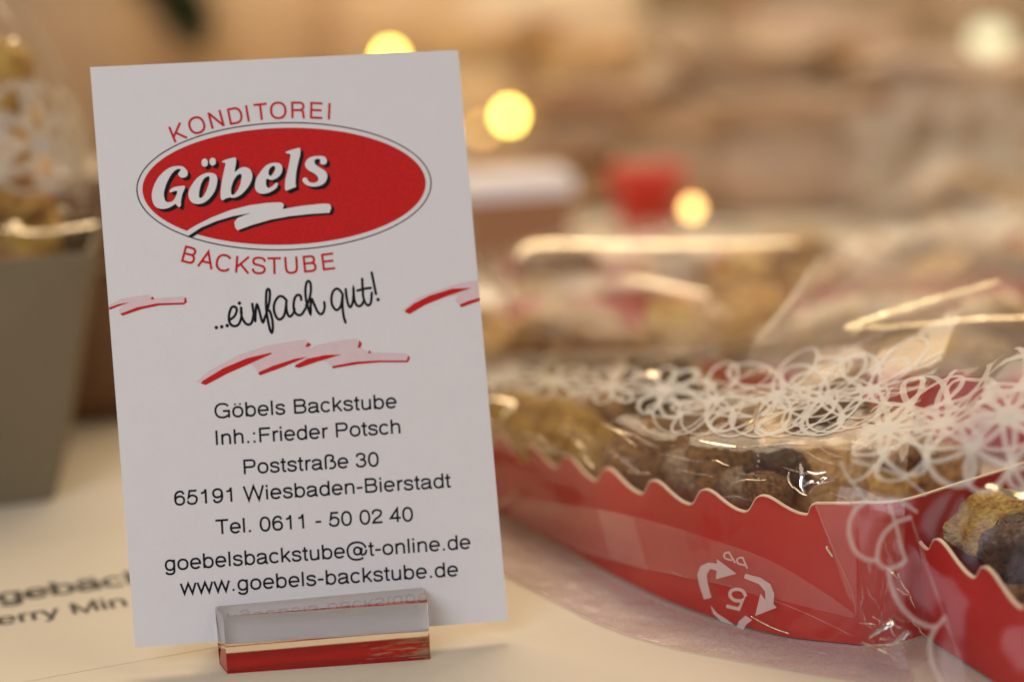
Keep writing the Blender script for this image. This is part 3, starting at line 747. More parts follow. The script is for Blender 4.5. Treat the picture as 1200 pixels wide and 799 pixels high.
ck(612, 505, 7.2, .75, 'disc', 'gold', 1, 'yellow-gold biscuit at the far left end of the sharp red tray', (.9, .2, 0))
ck(655, 512, 5.5, .80, 'disc', 'gold', 2, 'golden biscuit second from the left in the sharp red tray', (.7, -.2, .5))
ck(700, 528, 4.2, .75, 'disc', 'gold', 3, 'olive-gold biscuit leaning behind the rim left of the nutty ones', (.9, .1, 1))
ck(745, 540, 3.0, .62, 'lump', 'brown', 1, 'small dark brown lump behind the fourth scallop of the rim', (.2, .1, .5))
ck(775, 535, 3.4, .70, 'disc', 'brown', 4, 'brown nutty biscuit standing behind the middle of the rim', (1.0, .3, .2))
ck(815, 555, 2.0, .62, 'lump', 'nut', 2, 'pale beige crumbly lump behind the rim near the middle', (.2, .5, 1))
ck(850, 540, 1.8, .66, 'disc', 'brown', 0, 'brown biscuit with light specks left of the dark chocolate piece', (1.1, -.2, .4))
ck(872, 568, 1.0, .42, 'lump', 'nut', 4, 'small pale nut beside the dark chocolate piece', (.2, .1, 2))
ck(912, 552, 0.9, .60, 'lump', 'choc', 3, 'dark chocolate chunk under the film near the right end of the rim', (.1, .3, .8), 'chocolate_chunk')
ck(900, 575, 0.3, .40, 'lump', 'brown', 5, 'little brown crumb in front of the chocolate chunk', (.6, .3, .1))
ck(965, 560, 1.2, .72, 'disc', 'tan', 2, 'tan biscuit right of the chocolate chunk', (.6, .2, 0))
ck(1020, 560, 1.5, .75, 'disc', 'gold', 5, 'golden biscuit at the near right corner of the sharp red tray', (.5, .2, 0))
fill_tray([(5.0, 7.4), (7.9, 0.9), (10.6, 2.0), (8, 8.8)], 18, .76, (1.1, 2.2), [('gold', 'disc'), ('brown', 'disc'), ('tan', 'disc'), ('choc', 'lump'), ('nut', 'lump')], LB1, g1, 3)
fill_tray([(4.3, 6.8), (7.6, -0.5), (11, 1.4), (8, 8.8)], 9, .9, (.4, .9), [('gold', 'disc'), ('brown', 'disc'), ('tan', 'disc')], {k: d.replace('in the sharp', 'in the bottom layer of the sharp') for k, d in LB1.items()}, g1, 9)

ck(1128, 612, -1.0, .5, 'disc', 'gold', 3, 'pale golden biscuit at the left tip of the lower right tray', (.5, .4, 0)); ck(1186, 652, -2.6, .5, 'lump', 'choc', 2, 'dark chocolate lump behind the rim of the lower right tray', (.5, .4, 0))
ck(1165, 615, -1.4, .55, 'disc', 'gold', 1, 'golden biscuit behind the chocolate lump of the lower right tray', (.7, -.4, 0))
# bag 1 -------------------------------------------------------------------
bag1 = empty('cellophane_bag', (8, 3.5, 0), 'clear cellophane bag with white lace print around the sharp red tray', 'bag', 'cellophane bags with lace print')
cols = [(560, 6.9), (600, 5.8), (665, 3.8), (735, 1.9), (800, .55), (880, -.66), (940, -1.26), (1006, -1.7), (1066, -1.75)]
Wb = [np.array(atz(*q)) for q in ((560, 590), (600, 610), (665, 645), (735, 683), (800, 712), (880, 738), (940, 750), (1006, 757), (1062, 762))]
outn = []
for i in range(len(Wb)):
    t_ = Wb[min(i+1, 8)]-Wb[max(i-1, 0)]; n_ = np.array([t_[1], -t_[0], 0]); n_ /= np.linalg.norm(n_)
    outn.append(n_ if n_[1] < 0 or n_[0] < 0 else -n_)
    if outn[-1][0] > 0 and i < 7: outn[-1] = -outn[-1]
fin = [np.array([*atz(*q)[:2], 0.03]) for q in ((548, 655), (575, 668), (640, 700), (705, 733), (780, 757), (870, 775), (940, 788), (1015, 800), (1075, 812))]
base = [Wb[i]+outn[i]*0.22+np.array([0, 0, .10]) for i in range(9)]
midw = [Wb[i]+outn[i]*0.15+np.array([0, 0, .9]) for i in range(9)]
zrim = [1.25, 1.35, 1.5, 1.65, 1.85, 2.0, 2.12, 2.2, 2.2]
rim = [Wb[i]+outn[i]*0.08+np.array([0, 0, zrim[i]]) for i in range(9)]
crest = [aty(*q) for q in ((545, 468, 6.3), (572, 473, 5.4), (640, 482, 3.8), (710, 494, 2.2), (780, 516, .9), (860, 523, -.1), (925, 519, -.6), (1000, 508, -.9), (1070, 492, -.8))]
lmid = [aty(*q) for q in ((540, 440, 8.4), (570, 440, 7.4), (650, 440, 5.8), (735, 446, 4.2), (815, 452, 2.7), (900, 452, 1.6), (970, 448, 1.1), (1035, 440, .8), (1100, 425, .8))]
rowa = [aty(*q) for q in ((535, 412, 10.2), (565, 412, 9.2), (660, 408, 8.0), (755, 404, 6.6), (850, 398, 5.0), (930, 388, 4.0), (1000, 378, 3.4), (1065, 365, 3.2), (1130, 345, 3.2))]
rowb = [q+np.array([.6, 2.2, -1.2]) for q in rowa]
P1 = grid_surface([rowb, rowa, lmid, crest, rim, midw, base], wr=0.055, seed=4)
surf_mesh('film', P1, 130, 110, M['film'], bag1)
Pf = grid_surface([base, [(a+b_)/2 for a, b_ in zip(base, fin)], fin], wr=0.012, seed=8, freq=2.5)
surf_mesh('seal_fin', Pf, 120, 16, M['film_fin'], bag1)
mb = MB(); mb.tube([Pf(k/80, 1.0)[0]+np.array([0, 0, .012]) for k in range(81)], 0.018, 6)
mb.build('fin_edge', M['film_flap'], bag1, True)
# overlapping flap of film across the tray wall
def on_wall(px, py, off):
    """point on a sheet hanging off the tray wall; off = distance in front of the wall"""
    d = ray(px, py); best = None
    for i in range(len(Bc)-1):
        a = np.array(Bc[i]); b_ = np.array(Bc[i+1]); t_ = (b_-a)/np.linalg.norm(b_-a); n2 = np.array([t_[1], -t_[0]])
        if n2[0] > 0: n2 = -n2
        a2 = a+n2*off; b2 = b_+n2*off
        den = d[0]*n2[0]+d[1]*n2[1]
        s = ((a2-CAM[:2]) @ n2)/den; p = CAM+s*d; k = (p[:2]-a2) @ t_/np.linalg.norm(b_-a)
        e = 0 if 0 <= k <= 1 else min(abs(k), abs(k-1))
        if best is None or e < best[0]: best = (e, p)
    return best[1]
def wall_sheet(top, bot, off, name, material, rows=6, sub=6, wav=0.03, seed=0):
    top = catmull(top, sub); bot = catmull(bot, sub); v = []
    for j in range(rows+1):
        t_ = j/rows
        for a, b_ in zip(top, bot):
            q = a*(1-t_)+b_*t_; v.append(on_wall(q[0], q[1], off+wav*noise.noise(Vector((q[0]*.02, q[1]*.03, seed)))))
    n_ = len(top); f = [(j*n_+i, j*n_+i+1, (j+1)*n_+i+1, (j+1)*n_+i) for j in range(rows) for i in range(n_-1)]
    return mesh(name, v, f, material, bag1, smooth=True)
wall_sheet([(598, 578), (640, 588), (700, 596), (770, 612), (840, 634), (900, 655), (960, 690), (1000, 718)],
           [(598, 612), (640, 635), (700, 652), (770, 668), (830, 680), (890, 696), (950, 712), (1000, 724)], 0.24, 'overlap_flap', M['film_flap'])
wall_sheet([(700, 596), (728, 602), (742, 606)], [(716, 655), (735, 660), (760, 668)], 0.28, 'overlap_flap', M['film_flap'], rows=4, seed=3)
wall_sheet([(955, 588), (980, 588), (1003, 588)], [(994, 700), (1000, 706), (1004, 715)], 0.22, 'overlap_flap', M['film_flap'], rows=5, seed=5)
def wall_line(px, r, off, name='crease_glint', material='film_flap'):
    mb = MB(); mb.tube([on_wall(*q, off) for q in catmull(px, 5)], r, 6); return mb.build(name, M[material], bag1, True)
wall_line([(625, 610), (665, 632), (720, 655), (790, 672), (860, 688), (930, 712), (1000, 745)], 0.008, 0.27)
wall_line([(955, 590), (975, 640), (997, 690), (1003, 720)], 0.010, 0.25)
wall_line([(880, 722), (905, 735), (925, 742)], 0.010, 0.28, material='fold_glint')
wall_line([(968, 640), (976, 652)], 0.02, 0.27, material='fold_glint')
# fine crinkles in the film, some coloured metallic to draw in lamp glints
rc = random.Random(99)
def crinkles(P, n, u0, u1, v0, v1, parent, bright=.25, ln=.10):
    for q in range(n):
        u, v_ = rc.uniform(u0, u1), rc.uniform(v0, v1); a = rc.gauss(.35, .5); L_ = rc.uniform(.3, 1)*ln
        T_ = np.linspace(0, 1, 12); pp = P(u+L_*math.cos(a)*T_+.004*np.sin(T_*5+q), v_+.7*L_*math.sin(a)*T_+.003*np.sin(T_*7+q), .012)
        mb = MB(); mb.tube(pp.tolist(), [.011*math.sin(PI*(.05+.9*t))+.002 for t in T_], 6, 1.6)
        mb.build('film_crease_glint', M['fold_glint' if rc.random() < bright else 'film_flap'], parent, True)
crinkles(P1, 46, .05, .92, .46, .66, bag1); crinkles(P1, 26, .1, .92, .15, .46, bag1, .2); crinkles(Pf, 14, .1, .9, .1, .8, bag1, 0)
# lace on the bag
lace_loops(P1, [(.05+.10*k, .36) for k in range(5)], 1.15, 0.085, bag1, seed=2, petals=9, ring=0)
lace_loops(P1, [(.545, .37), (.655, .36), (.76, .375), (.865, .365)], 1.45, 0.055, bag1, seed=6, petals=9, ring=0, n=28)
def arcs(P, lst, R, wdt, parent, material):
    V2 = []; F = []; LF = []
    for k, (cu, cv) in enumerate(lst):
        e = 1e-3; su = np.linalg.norm(P(cu+e, cv)[0]-P(cu-e, cv)[0])/(2*e); sv = np.linalg.norm(P(cu, cv+e)[0]-P(cu, cv-e)[0])/(2*e)
        c_ = [(R*.55*math.cos(a), R*.9*math.sin(a)) for a in [-.25*PI+1.5*PI*q/24 for q in range(25)]]
        v2, f2 = ribbon2(c_, wdt); k0 = len(V2); V2 += [(cu+x/su, cv+y/sv) for x, y in v2]; F += [tuple(i+k0 for i in q) for q in f2]; LF += [.014+.0008*(k % 5)]*len(v2)
    A_ = np.array(V2); mesh('lace_border', P(A_[:, 0], A_[:, 1], np.array(LF)), F, material, parent)
arcs(P1, [(.50+.055*k, .405) for k in range(7)], 1.0, .042, bag1, M['lace'])
# recycling mark printed on the flap
Zk = lambda x, y: (800+x/5.705, 620+y/5.705)
rec = [[(142,468),(108,360),(98,300),(120,245),(170,222),(232,228),(228,198),(360,296),(222,332),(228,275),(185,262),(160,300),(165,350),(192,455)],
       [(418,296),(520,322),(585,365),(612,430),(606,498),(628,522),(484,578),(520,430),(553,470),(552,415),(510,365),(410,325)],
       [(185,505),(230,560),(300,605),(345,640),(260,615),(205,565)], [(420,575),(465,605),(425,635),(405,670),(362,650),(375,615)]]
mb = MB()
for lp in rec:
    tris = tessellate_polygon([[Vector((x, -y, 0)) for x, y in lp]])
    mb.add([on_wall(*Zk(x, y), 0.30) for x, y in lp], tris)
for stt, wd in (([(292,512),(375,532),(402,472)]+[tuple(q) for q in catmull([(395,478),(345,472),(316,440),(328,408),(370,400),(405,415),(422,448)], 4)], 22),
                ([(352,224),(306,148)], 11), ([tuple(q) for q in catmull([(310,152),(280,162),(283,192),(330,206)], 4)], 11),
                ([(432,262),(400,184)], 11), ([tuple(q) for q in catmull([(400,188),(366,196),(370,226),(416,240)], 4)], 11)):
    v2, f2 = ribbon2(stt, wd); mb.add([on_wall(*Zk(x, y), 0.305) for x, y in v2], f2)
mb.build('recycling_mark', M['lace'], bag1)['label'] = 'white recycling arrows around an upside-down 5 with PP'
# crumpled end of the film by the near corner of the tray
ec_ = [[aty(*q) for q in r_] for r_ in (
    ((1004, 590, -1.9), (1030, 592, -1.95), (1060, 590, -1.7), (1085, 600, -1.3)), ((1004, 660, -1.95), (1032, 655, -2.1), (1062, 650, -1.95), (1090, 660, -1.6)),
    ((1002, 715, -2.0), (1030, 715, -2.35), (1062, 710, -2.2), (1095, 720, -1.8)), ((1000, 750, -2.1), (1035, 752, -2.6), (1070, 752, -2.5), (1100, 760, -2.1)), ((1005, 775, -2.4), (1040, 778, -2.75), (1075, 780, -2.7), (1105, 785, -2.4)))]
Pe = grid_surface(ec_, wr=0.10, seed=15, freq=1.4)
surf_mesh('film_end', Pe, 50, 70, M['film_dim'], bag1)
LAMPS = []
for o_ in COL.objects:
    if o_.type == 'LIGHT':
        mw = o_.rotation_euler.to_matrix(); L__ = o_.data; hx = L__.size/S/2; hy = (L__.size_y/S/2 if L__.shape == 'RECTANGLE' else hx)
        wgt = L__.energy/(4*hx*hy)
        for a_ in (-.8, -.4, 0, .4, .8):
            for b_ in (-.6, 0, .6): LAMPS.append((np.array(o_.location)/S+np.array(mw @ Vector((a_*hx, b_*hy, 0))), wgt))
def crease_glint(pts, r, parent, material='fold_glint', name='film_crease_glint', flat=1.0, warm=True):
    """narrow lens-section film strip angled at a lamp; metallic ones are drawn-in glints"""
    mb = MB(); P = [np.array(aty(*q)) for q in catmull(pts, 6)]; n_ = len(P)
    mid = P[n_//2]; t_ = P[min(n_//2+2, n_-1)]-P[max(n_//2-2, 0)]; t_ /= np.linalg.norm(t_)
    vw = CAM-mid; vw /= np.linalg.norm(vw)
    best = None
    for lp, wg in LAMPS:
        if material != 'silver_glint' and lp[1] < 0: continue
        l = lp-mid; l /= np.linalg.norm(l); h = l+vw; h /= np.linalg.norm(h); sc_ = abs(h @ t_)-.05*math.log(wg)
        if best is None or sc_ < best[0]: best = (sc_, h)
    hv = best[1]; v = []; f = []; K5 = 7
    for i, p in enumerate(P):
        t_ = P[min(i+1, n_-1)]-P[max(i-1, 0)]; t_ /= np.linalg.norm(t_)
        nn = hv-t_*(hv @ t_); nn /= np.linalg.norm(nn); sd = np.cross(t_, nn)
        rr = r*math.sin(PI*(0.06+0.88*i/(n_-1)))**.4*flat*(1+.18*math.sin(i*1.9+pts[0][0])+.1*math.sin(i*4.3))
        for k in range(K5):
            a = (k/(K5-1)-.5)*2; v.append(p+sd*a*rr*1.25+nn*(1-a*a)*rr*.14)
        for k in range(1, K5-1):
            a = (k/(K5-1)-.5)*2; v.append(p+sd*a*rr*1.25-nn*(1-a*a)*rr*.3)
    W_ = 2*K5-2
    for i in range(n_-1):
        A0, B0 = i*W_, (i+1)*W_
        for k in range(K5-1): f.append((A0+k, A0+k+1, B0+k+1, B0+k))
        low = [0]+list(range(K5, W_))+[K5-1]
        for k in range(len(low)-1): f.append((A0+low[k], B0+low[k], B0+low[k+1], A0+low[k+1]))
    return mesh(name, v, f, M[material], parent, True)
M['fold_glint_dull'] = mat('painted_soft_fold_shine', (0.88, 0.76, 0.58), 0.38, metal=0.75, bump=0.3, bscale=500)  # duller gold for lamp streaks drawn onto the film farther back
M['silver_glint'] = mat('painted_silver_shine', (0.85, 0.87, 0.92), 0.12, metal=1.0, bump=0.3, bscale=300)  # bright metal colour stands in for reflections on the clear film
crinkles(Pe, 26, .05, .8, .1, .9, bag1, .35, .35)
crease_glint([(1018, 745, -2.5), (1032, 734, -2.6), (1046, 728, -2.65), (1056, 733, -2.65)], 0.06, bag1, 'silver_glint', flat=1.4)
crease_glint([(1046, 752, -2.6), (1058, 744, -2.7), (1063, 738, -2.7)], 0.05, bag1, 'silver_glint', flat=1.3)
crease_glint([(1034, 758, -2.6), (1043, 760, -2.6)], 0.04, bag1, 'fold_glint')
crease_glint([(1058, 754, -2.6), (1062, 762, -2.6)], 0.04, bag1, 'fold_glint')
crease_glint([(938, 543, -.8), (940, 556, -.8), (939, 568, -.85), (943, 578, -.9)], 0.018, bag1, 'silver_glint', flat=1.5)
crease_glint([(942, 569, -.85), (951, 564, -.9), (959, 566, -.9), (966, 560, -.9), (978, 563, -.9)], 0.024, bag1, 'silver_glint', flat=1.5)
crease_glint([(946, 552, -.8), (957, 555, -.85), (968, 553, -.85)], 0.014, bag1, 'silver_glint', flat=1.5)
for q_ in range(9):
    crease_glint([(888+1.5*math.sin(q_*2.1), 532+q_*6.5, .0), (889+1.5*math.sin(q_*3.1), 535+q_*6.5, .0)], 0.012, bag1, 'silver_glint')  # dotted sparkle on the film, put in as tiny metallic strips
crease_glint([(820, 516, .1), (840, 520, 0.0), (862, 523, -.2)], 0.02, bag1, 'fold_glint')
crease_glint([(800, 520, .4), (835, 523, .1), (870, 524, -.2), (900, 521, -.4), (950, 517, -.7), (1000, 507, -1)], 0.010, bag1, 'film_flap')
crease_glint([(868, 510, .2), (875, 500, .2), (882, 490, .3), (890, 470, 1)], 0.02, bag1, 'fold_glint')
# neck of the bag rising to the right
neck = [[aty(*q) for q in r_] for r_ in (
    ((962, 300, 6.5), (1030, 275, 6.2), (1110, 252, 6), (1210, 228, 6), (1300, 205, 6)), ((925, 350, 5.0), (1000, 335, 4.6), (1080, 320, 4.4), (1190, 300, 4.2), (1300, 285, 4.2)),
    ((885, 400, 3.8), (960, 392, 3.4), (1050, 382, 3.0), (1170, 370, 2.8), (1300, 360, 2.8)), ((870, 440, 2.6), (960, 440, 2.0), (1050, 440, 1.4), (1170, 440, 1.0), (1300, 440, .8)))]
Pn = grid_surface(neck, wr=0.04, seed=23)
surf_mesh('bag_neck', Pn, 70, 50, M['film_veil'], bag1)
crease_glint([(990, 385, 3.0), (1020, 374, 3.3), (1065, 360, 3.6), (1120, 344, 3.9), (1170, 330, 4.2)], 0.085, bag1, 'fold_glint')  # this and the next: lamp streaks on the neck shaped as gold strips
crease_glint([(988, 384, 2.9), (1040, 383, 2.9), (1100, 378, 3.0), (1160, 373, 3.1), (1290, 371, 3.2)], 0.062, bag1, 'fold_glint')
crease_glint([(885, 400, 4.0), (910, 372, 4.6), (935, 340, 5.3), (962, 300, 6.3)], 0.04, bag1, 'film_flap')

# ------------------------------------------------------------------ tray 2 and bag 2 (near right)
tray2 = empty('red_tray', (10.6, -3.2, 0.02), 'soft-focus red tray with wavy rim at the lower right, nearest the camera', 'tray', 'red biscuit trays')
T2 = [(8.55, -1.0), (8.62, -2.0), (8.85, -3.4), (9.1, -5.2), (9.6, -7.5)]
tray_wall('side_wall', [tuple(q) for q in catmull(T2, 8)], lambda s: float(np.interp(s, [0, .5, 6], [1.6, 1.42, 1.30]))+scal(s/1.25+.35)*.27, tray2, n=300, inward=(11, -4), lean=.06)
tray_wall('end_wall', [(8.55, -1.0), (10.2, -.3), (12.5, .2)], lambda s: 1.5, tray2, n=20, inward=(11, -4))
tray_wall('side_wall', [(12.5, .2), (13.2, -3), (13.8, -7)], lambda s: 1.35+scal(s/1.25)*.27, tray2, n=100, inward=(10, -4))
mesh('floor', [(8.6, -1, .04), (8.85, -3.4, .04), (9.6, -7.5, .04), (13.8, -7, .04), (12.5, .2, .04)], [(0, 1, 2, 3, 4)], M['red_board'], tray2)
LB2 = {k: d.replace('sharp red tray', 'lower right tray') for k, d in LB1.items()}
fill_tray([(9.9, -1.6), (10.4, -6.3), (12.7, -6.5), (11.8, -.8)], 18, .75, (.5, 1.4), [('gold', 'disc'), ('amber', 'disc'), ('choc', 'lump'), ('brown', 'lump')], LB2, 'biscuits in the lower right tray', 11)
bag2 = empty('cellophane_bag', (10.6, -3.2, 0), 'clear lace-printed cellophane bag over the lower right tray, its loops hanging left of that tray', 'bag', 'cellophane bags with lace print')
b2 = [[aty(q[0], q[1], q[2]-1.2) for q in r_] for r_ in (
    ((1040, 455, .6), (1085, 440, .2), (1140, 425, -.2), (1210, 405, -.6), (1300, 385, -1)), ((1005, 505, -.9), (1060, 495, -1.3), (1125, 485, -1.6), (1205, 470, -2), (1300, 455, -2.4)),
    ((995, 560, -1.9), (1055, 555, -2.2), (1120, 560, -2.5), (1205, 570, -3), (1300, 580, -3.6)),
    ((1003, 620, -2.25), (1060, 622, -2.6), (1118, 645, -3.0), (1200, 690, -3.8), (1290, 730, -4.6)), ((1020, 700, -2.7), (1075, 702, -3.1), (1135, 725, -3.6), (1210, 765, -4.3), (1290, 800, -5)),
    ((1040, 790, -3.2), (1095, 795, -3.6), (1150, 812, -4.0), (1215, 830, -4.6), (1290, 850, -5.2)))]
P2 = grid_surface(b2, wr=0.07, seed=31)
surf_mesh('film', P2, 70, 80, M['film_dim'], bag2)
lace_loops(P2, [(.16, .20), (.42, .20), (.68, .22), (.92, .24)], 1.5, .075, bag2, seed=41, petals=9, ring=0, n=26, mt='lace_pale')
mb = MB()
def scr(pts, wd, P=None):
    Q = catmull(pts, 6); v2, f2 = ribbon2(Q, wd)
    mb.add([aty(x, y, np.interp(y, [500, 560, 620, 700, 790], [-2.7, -3.0, -3.3, -3.8, -4.2])) for x, y in v2], f2)
scr([(1015,586),(1000,600),(995,622),(1002,645),(1018,656),(1030,655)], 5)
scr([(1068,606),(1050,612),(1034,628),(1028,650),(1032,662),(1045,666),(1060,658)], 5)
scr([(1042,590),(1050,615),(1056,640),(1062,658)], 4)
scr([(1043,664),(1044,685),(1056,710),(1075,728),(1096,734),(1108,722)], 5)
scr([(1098,733),(1090,750),(1092,775),(1104,800),(1120,815)], 5)
scr([(985,540),(992,556),(1004,572),(1020,588),(1050,585),(1075,600)], 4)
scr([(1000,540),(1030,548),(1060,560),(1085,580)], 4)
mb.build('lace_print', M['lace_pale'], bag2)
crease_glint([(1156, 568, -3.0), (1172, 573, -3.1), (1190, 580, -3.1), (1215, 578, -3.2)], .09, bag2, 'fold_glint', flat=1.2)
crease_glint([(1066, 600, -2.6), (1085, 660, -3.0), (1110, 730, -3.6), (1138, 812, -4.1)], .015, bag2, 'film_flap')

# ------------------------------------------------------------------ packages farther back
def pack(cx, cy, yaw, L_, W_, H_, seed, where, group_c, short, board=True, lacef=True, fill=None, film='film_soft', ncook=16, red=True):
    rn = random.Random(seed); c, s = math.cos(yaw), math.sin(yaw)
    T = lambda x, y: (cx+c*x-s*y, cy+s*x+c*y)
    tr = empty('red_tray', (cx, cy, .02), 'blurred red tray '+where, 'tray', 'red biscuit trays') if red else None
    x0, y0 = L_/2, W_/2
    if red:
        cr_ = [T(-x0, -y0), T(x0, -y0), T(x0, y0), T(-x0, y0)]
        for k in range(4):
            tray_wall('side_wall' if k % 2 == 0 else 'end_wall', [cr_[k], cr_[(k+1) % 4]], (lambda s_: H_*.55+scal(s_/1.2)*.25) if k % 2 == 0 else (lambda s_: H_*.6), tr, n=60 if k % 2 == 0 else 12, inward=(cx, cy))
        mesh('floor', [(*T(-x0, -y0), .04), (*T(x0, -y0), .04), (*T(x0, y0), .04), (*T(-x0, y0), .04)], [(0, 1, 2, 3)], M['red_board'], tr)
    lab = {k: d.replace('in the sharp red tray', 'in the package '+short) for k, d in LB1.items()}
    short = None
    fill_tray([T(-x0*.85, -y0*.8), T(x0*.85, -y0*.8), T(x0*.85, y0*.8), T(-x0*.85, y0*.8)], ncook, .85, (.5, H_*.85), fill or [('gold', 'disc'), ('tan', 'disc'), ('brown', 'disc'), ('nut', 'lump')], lab, group_c, seed+1)
    bag = empty('cellophane_bag', (cx, cy, 0), 'blurred clear cellophane bag '+where, 'bag', 'cellophane bags with lace print')
    rows = []
    for ty, z in ((-1.25, .05), (-1.12, H_*.35), (-.95, H_*.8), (-.5, H_*1.05), (0, H_*1.15), (.5, H_*1.08), (.95, H_*.8), (1.15, .1)):
        rows.append([(*T(tx*x0, ty*y0), max(.05, z*(1-.35*abs(tx/1.35)**3)+rn.uniform(-.12, .12))) for tx in (-1.35, -1.0, -.6, -.2, .2, .6, 1.0, 1.35)])
    P = grid_surface(rows, wr=.14, seed=seed)
    surf_mesh('film', P, 50, 50, M[film], bag)
    if lacef: lace_loops(P, [(.12+.11*k, .3+.05*(k % 2)) for k in range(8)], .7, .06, bag, seed=seed, n=12, mt='lace_soft')
    return bag, P
pA, PA = pack(6.8, 13.2, -.25, 8.5, 5.0, 2.5, 51, 'directly behind the sharp red tray', 'biscuits behind the sharp tray', 'behind the sharp tray', lacef=False, red=False, fill=[('gold', 'disc'), ('tan', 'disc'), ('brown', 'disc'), ('tan', 'bar')])
pB, _ = pack(12.6, 10.6, -.5, 7.5, 5.4, 2.6, 52, 'at the right behind the bag neck', 'biscuits behind the bag neck', 'behind the bag neck', lacef=False)
pC, _ = pack(10.5, 21.5, -.1, 9, 5.6, 2.2, 53, 'two rows behind the sharp red tray', 'biscuits two rows back', 'two rows back', lacef=False, fill=[('tan', 'disc'), ('gold', 'disc'), ('nut', 'lump')])
pD, _ = pack(18.5, 18.0, -.3, 8, 5.6, 3.0, 54, 'far right behind the second row', 'biscuits at the far right', 'far right in the second row', lacef=False, fill=[('tan', 'disc'), ('nut', 'lump'), ('gold', 'disc')])
pF, _ = pack(24.5, 28.5, -.2, 10, 7, 3.2, 56, 'in the third row at the right', 'biscuits in the third row at the right', 'far right in third row', lacef=False, fill=[('tan', 'disc'), ('nut', 'lump')], red=False)

crease_glint([(606, 302, 12), (618, 290, 12.2), (645, 286, 12.3), (720, 287, 12.2), (800, 287, 12), (880, 286, 12), (932, 284, 12)], .085, pA, 'fold_glint_dull')  # long lamp streak on the film, put in as a gold strip
crease_glint([(556, 300, 10), (568, 318, 10), (584, 338, 10), (606, 352, 10)], .085, pA, 'fold_glint_dull')
crease_glint([(730, 325, 12), (770, 333, 11.5), (830, 345, 11)], .07, pA, 'fold_glint_dull')
crease_glint([(572, 466, 6.2), (590, 468, 6.0), (600, 474, 5.8), (588, 490, 5.6)], .07, bag1, 'fold_glint')
crease_glint([(578, 592, 5.6), (592, 586, 5.3), (604, 576, 5.1)], .05, bag1, 'fold_glint')
crease_glint([(745, 440, 4.5), (762, 438, 4.3), (772, 441, 4.2)], .09, bag1, 'fold_glint')

# ------------------------------------------------------------------ tapered box and its bag at the left
box = empty('tapered_box', (-7.5, 11.5, 0), 'grey-brown tapered open box standing at the left edge behind the price sheet', 'box')
yb = 9.6
tr_ = aty(107, 291, yb); br_ = aty(64, 584, yb)
zt = tr_[2]-.08
fx1t, fx1b = tr_[0], br_[0]; fx0t, fx0b = fx1t-7.2, fx1b-5.2
def boxv(inset, z, k):
    a = k; x0_ = fx0b+(fx0t-fx0b)*a+inset; x1_ = fx1b+(fx1t-fx1b)*a-inset; y0_ = yb+inset; y1_ = yb+4.2+a*1.0-inset
    return [(x0_, y0_-1.1, z), (x1_, y0_, z), (x1_, y1_, z), (x0_, y1_, z)]
v = boxv(0, 0, 0)+boxv(0, zt, 1)+boxv(.12, zt, 1)+boxv(.12, .15, 0)
f = [(0, 3, 2, 1)]+[(i, (i+1) % 4, (i+1) % 4+4, i+4) for i in range(4)]+[(i+4, (i+1) % 4+4, (i+1) % 4+8, i+8) for i in range(4)]+[(i+8, (i+1) % 4+8, (i+1) % 4+12, i+12) for i in range(4)]+[(12, 13, 14, 15)]
o = mesh('box_body', v, f, M['tin'], box)
mod = o.modifiers.new('bevel', 'BEVEL'); mod.width = 0.0012; mod.segments = 3
bagL = empty('gift_bag', (-6.8, 11.8, zt-1.2), 'clear lace-printed gift bag of golden biscuits standing in the tapered box', 'bag')
rows = []
for z, r in ((zt+6.5, 1.6), (zt+5.2, 1.8), (zt+3.8, 2.6), (zt+2.2, 3.0), (zt+1.0, 3.05), (zt+.25, 3.0), (zt-1.0, 2.7)):
    rows.append([(-7.0+r*1.14*math.copysign(abs(math.cos(a))**.6, math.cos(a)), 11.9+r*.66*math.copysign(abs(math.sin(a))**.7, math.sin(a)), z+.05*math.sin(5*a)) for a in [2*PI*k/16 for k in range(17)]])
PL = grid_surface(rows, wr=.10, seed=61)
surf_mesh('film', PL, 90, 60, M['film_soft'], bagL)
def PLl(u, v_, lift=0.0): return PL(u, v_, lift)
lace_loops(PL, [(.70, .50), (.79, .50), (.875, .53), (.955, .56)], 1.0, .15, bagL, seed=8, petals=6, n=20, mt='lace_soft', ring=3)
LBL = {'amber': 'amber biscuit in the lace gift bag at the left', 'tan': 'tan biscuit in the lace gift bag at the left', 'gold': 'golden biscuit in the lace gift bag at the left'}
rn = random.Random(77); done = []
for k in range(26):
    mt = rn.choice(['amber', 'tan', 'gold']); a = rn.uniform(0, 6.28); q = rn.uniform(0, .8)**.5
    done.append((mt, cookie('biscuit', 'disc', rn.randint(0, 5), (-7.0+2.5*q*math.cos(a), 11.9+1.2*q*math.sin(a), zt-.5+rn.uniform(0, 4.6)), rn.uniform(.8, 1.1), (rn.uniform(0, 3), rn.uniform(0, 3), rn.uniform(0, 3)), mt, LBL[mt], 'biscuits in the left gift bag')))
rank(done, LBL)
crease_glint([(0, 268, 9.7), (40, 272, 9.7), (80, 268, 9.7), (112, 262, 9.8)], .07, bagL, 'fold_glint')
crease_glint([(8, 262, 9.7), (22, 266, 9.6)], .12, bagL, 'fold_glint')
crease_glint([(14, 46, 9.6), (20, 52, 9.6)], .14, bagL, 'fold_glint')
crease_glint([(72, 240, 9.6), (82, 252, 9.6)], .09, bagL, 'fold_glint')

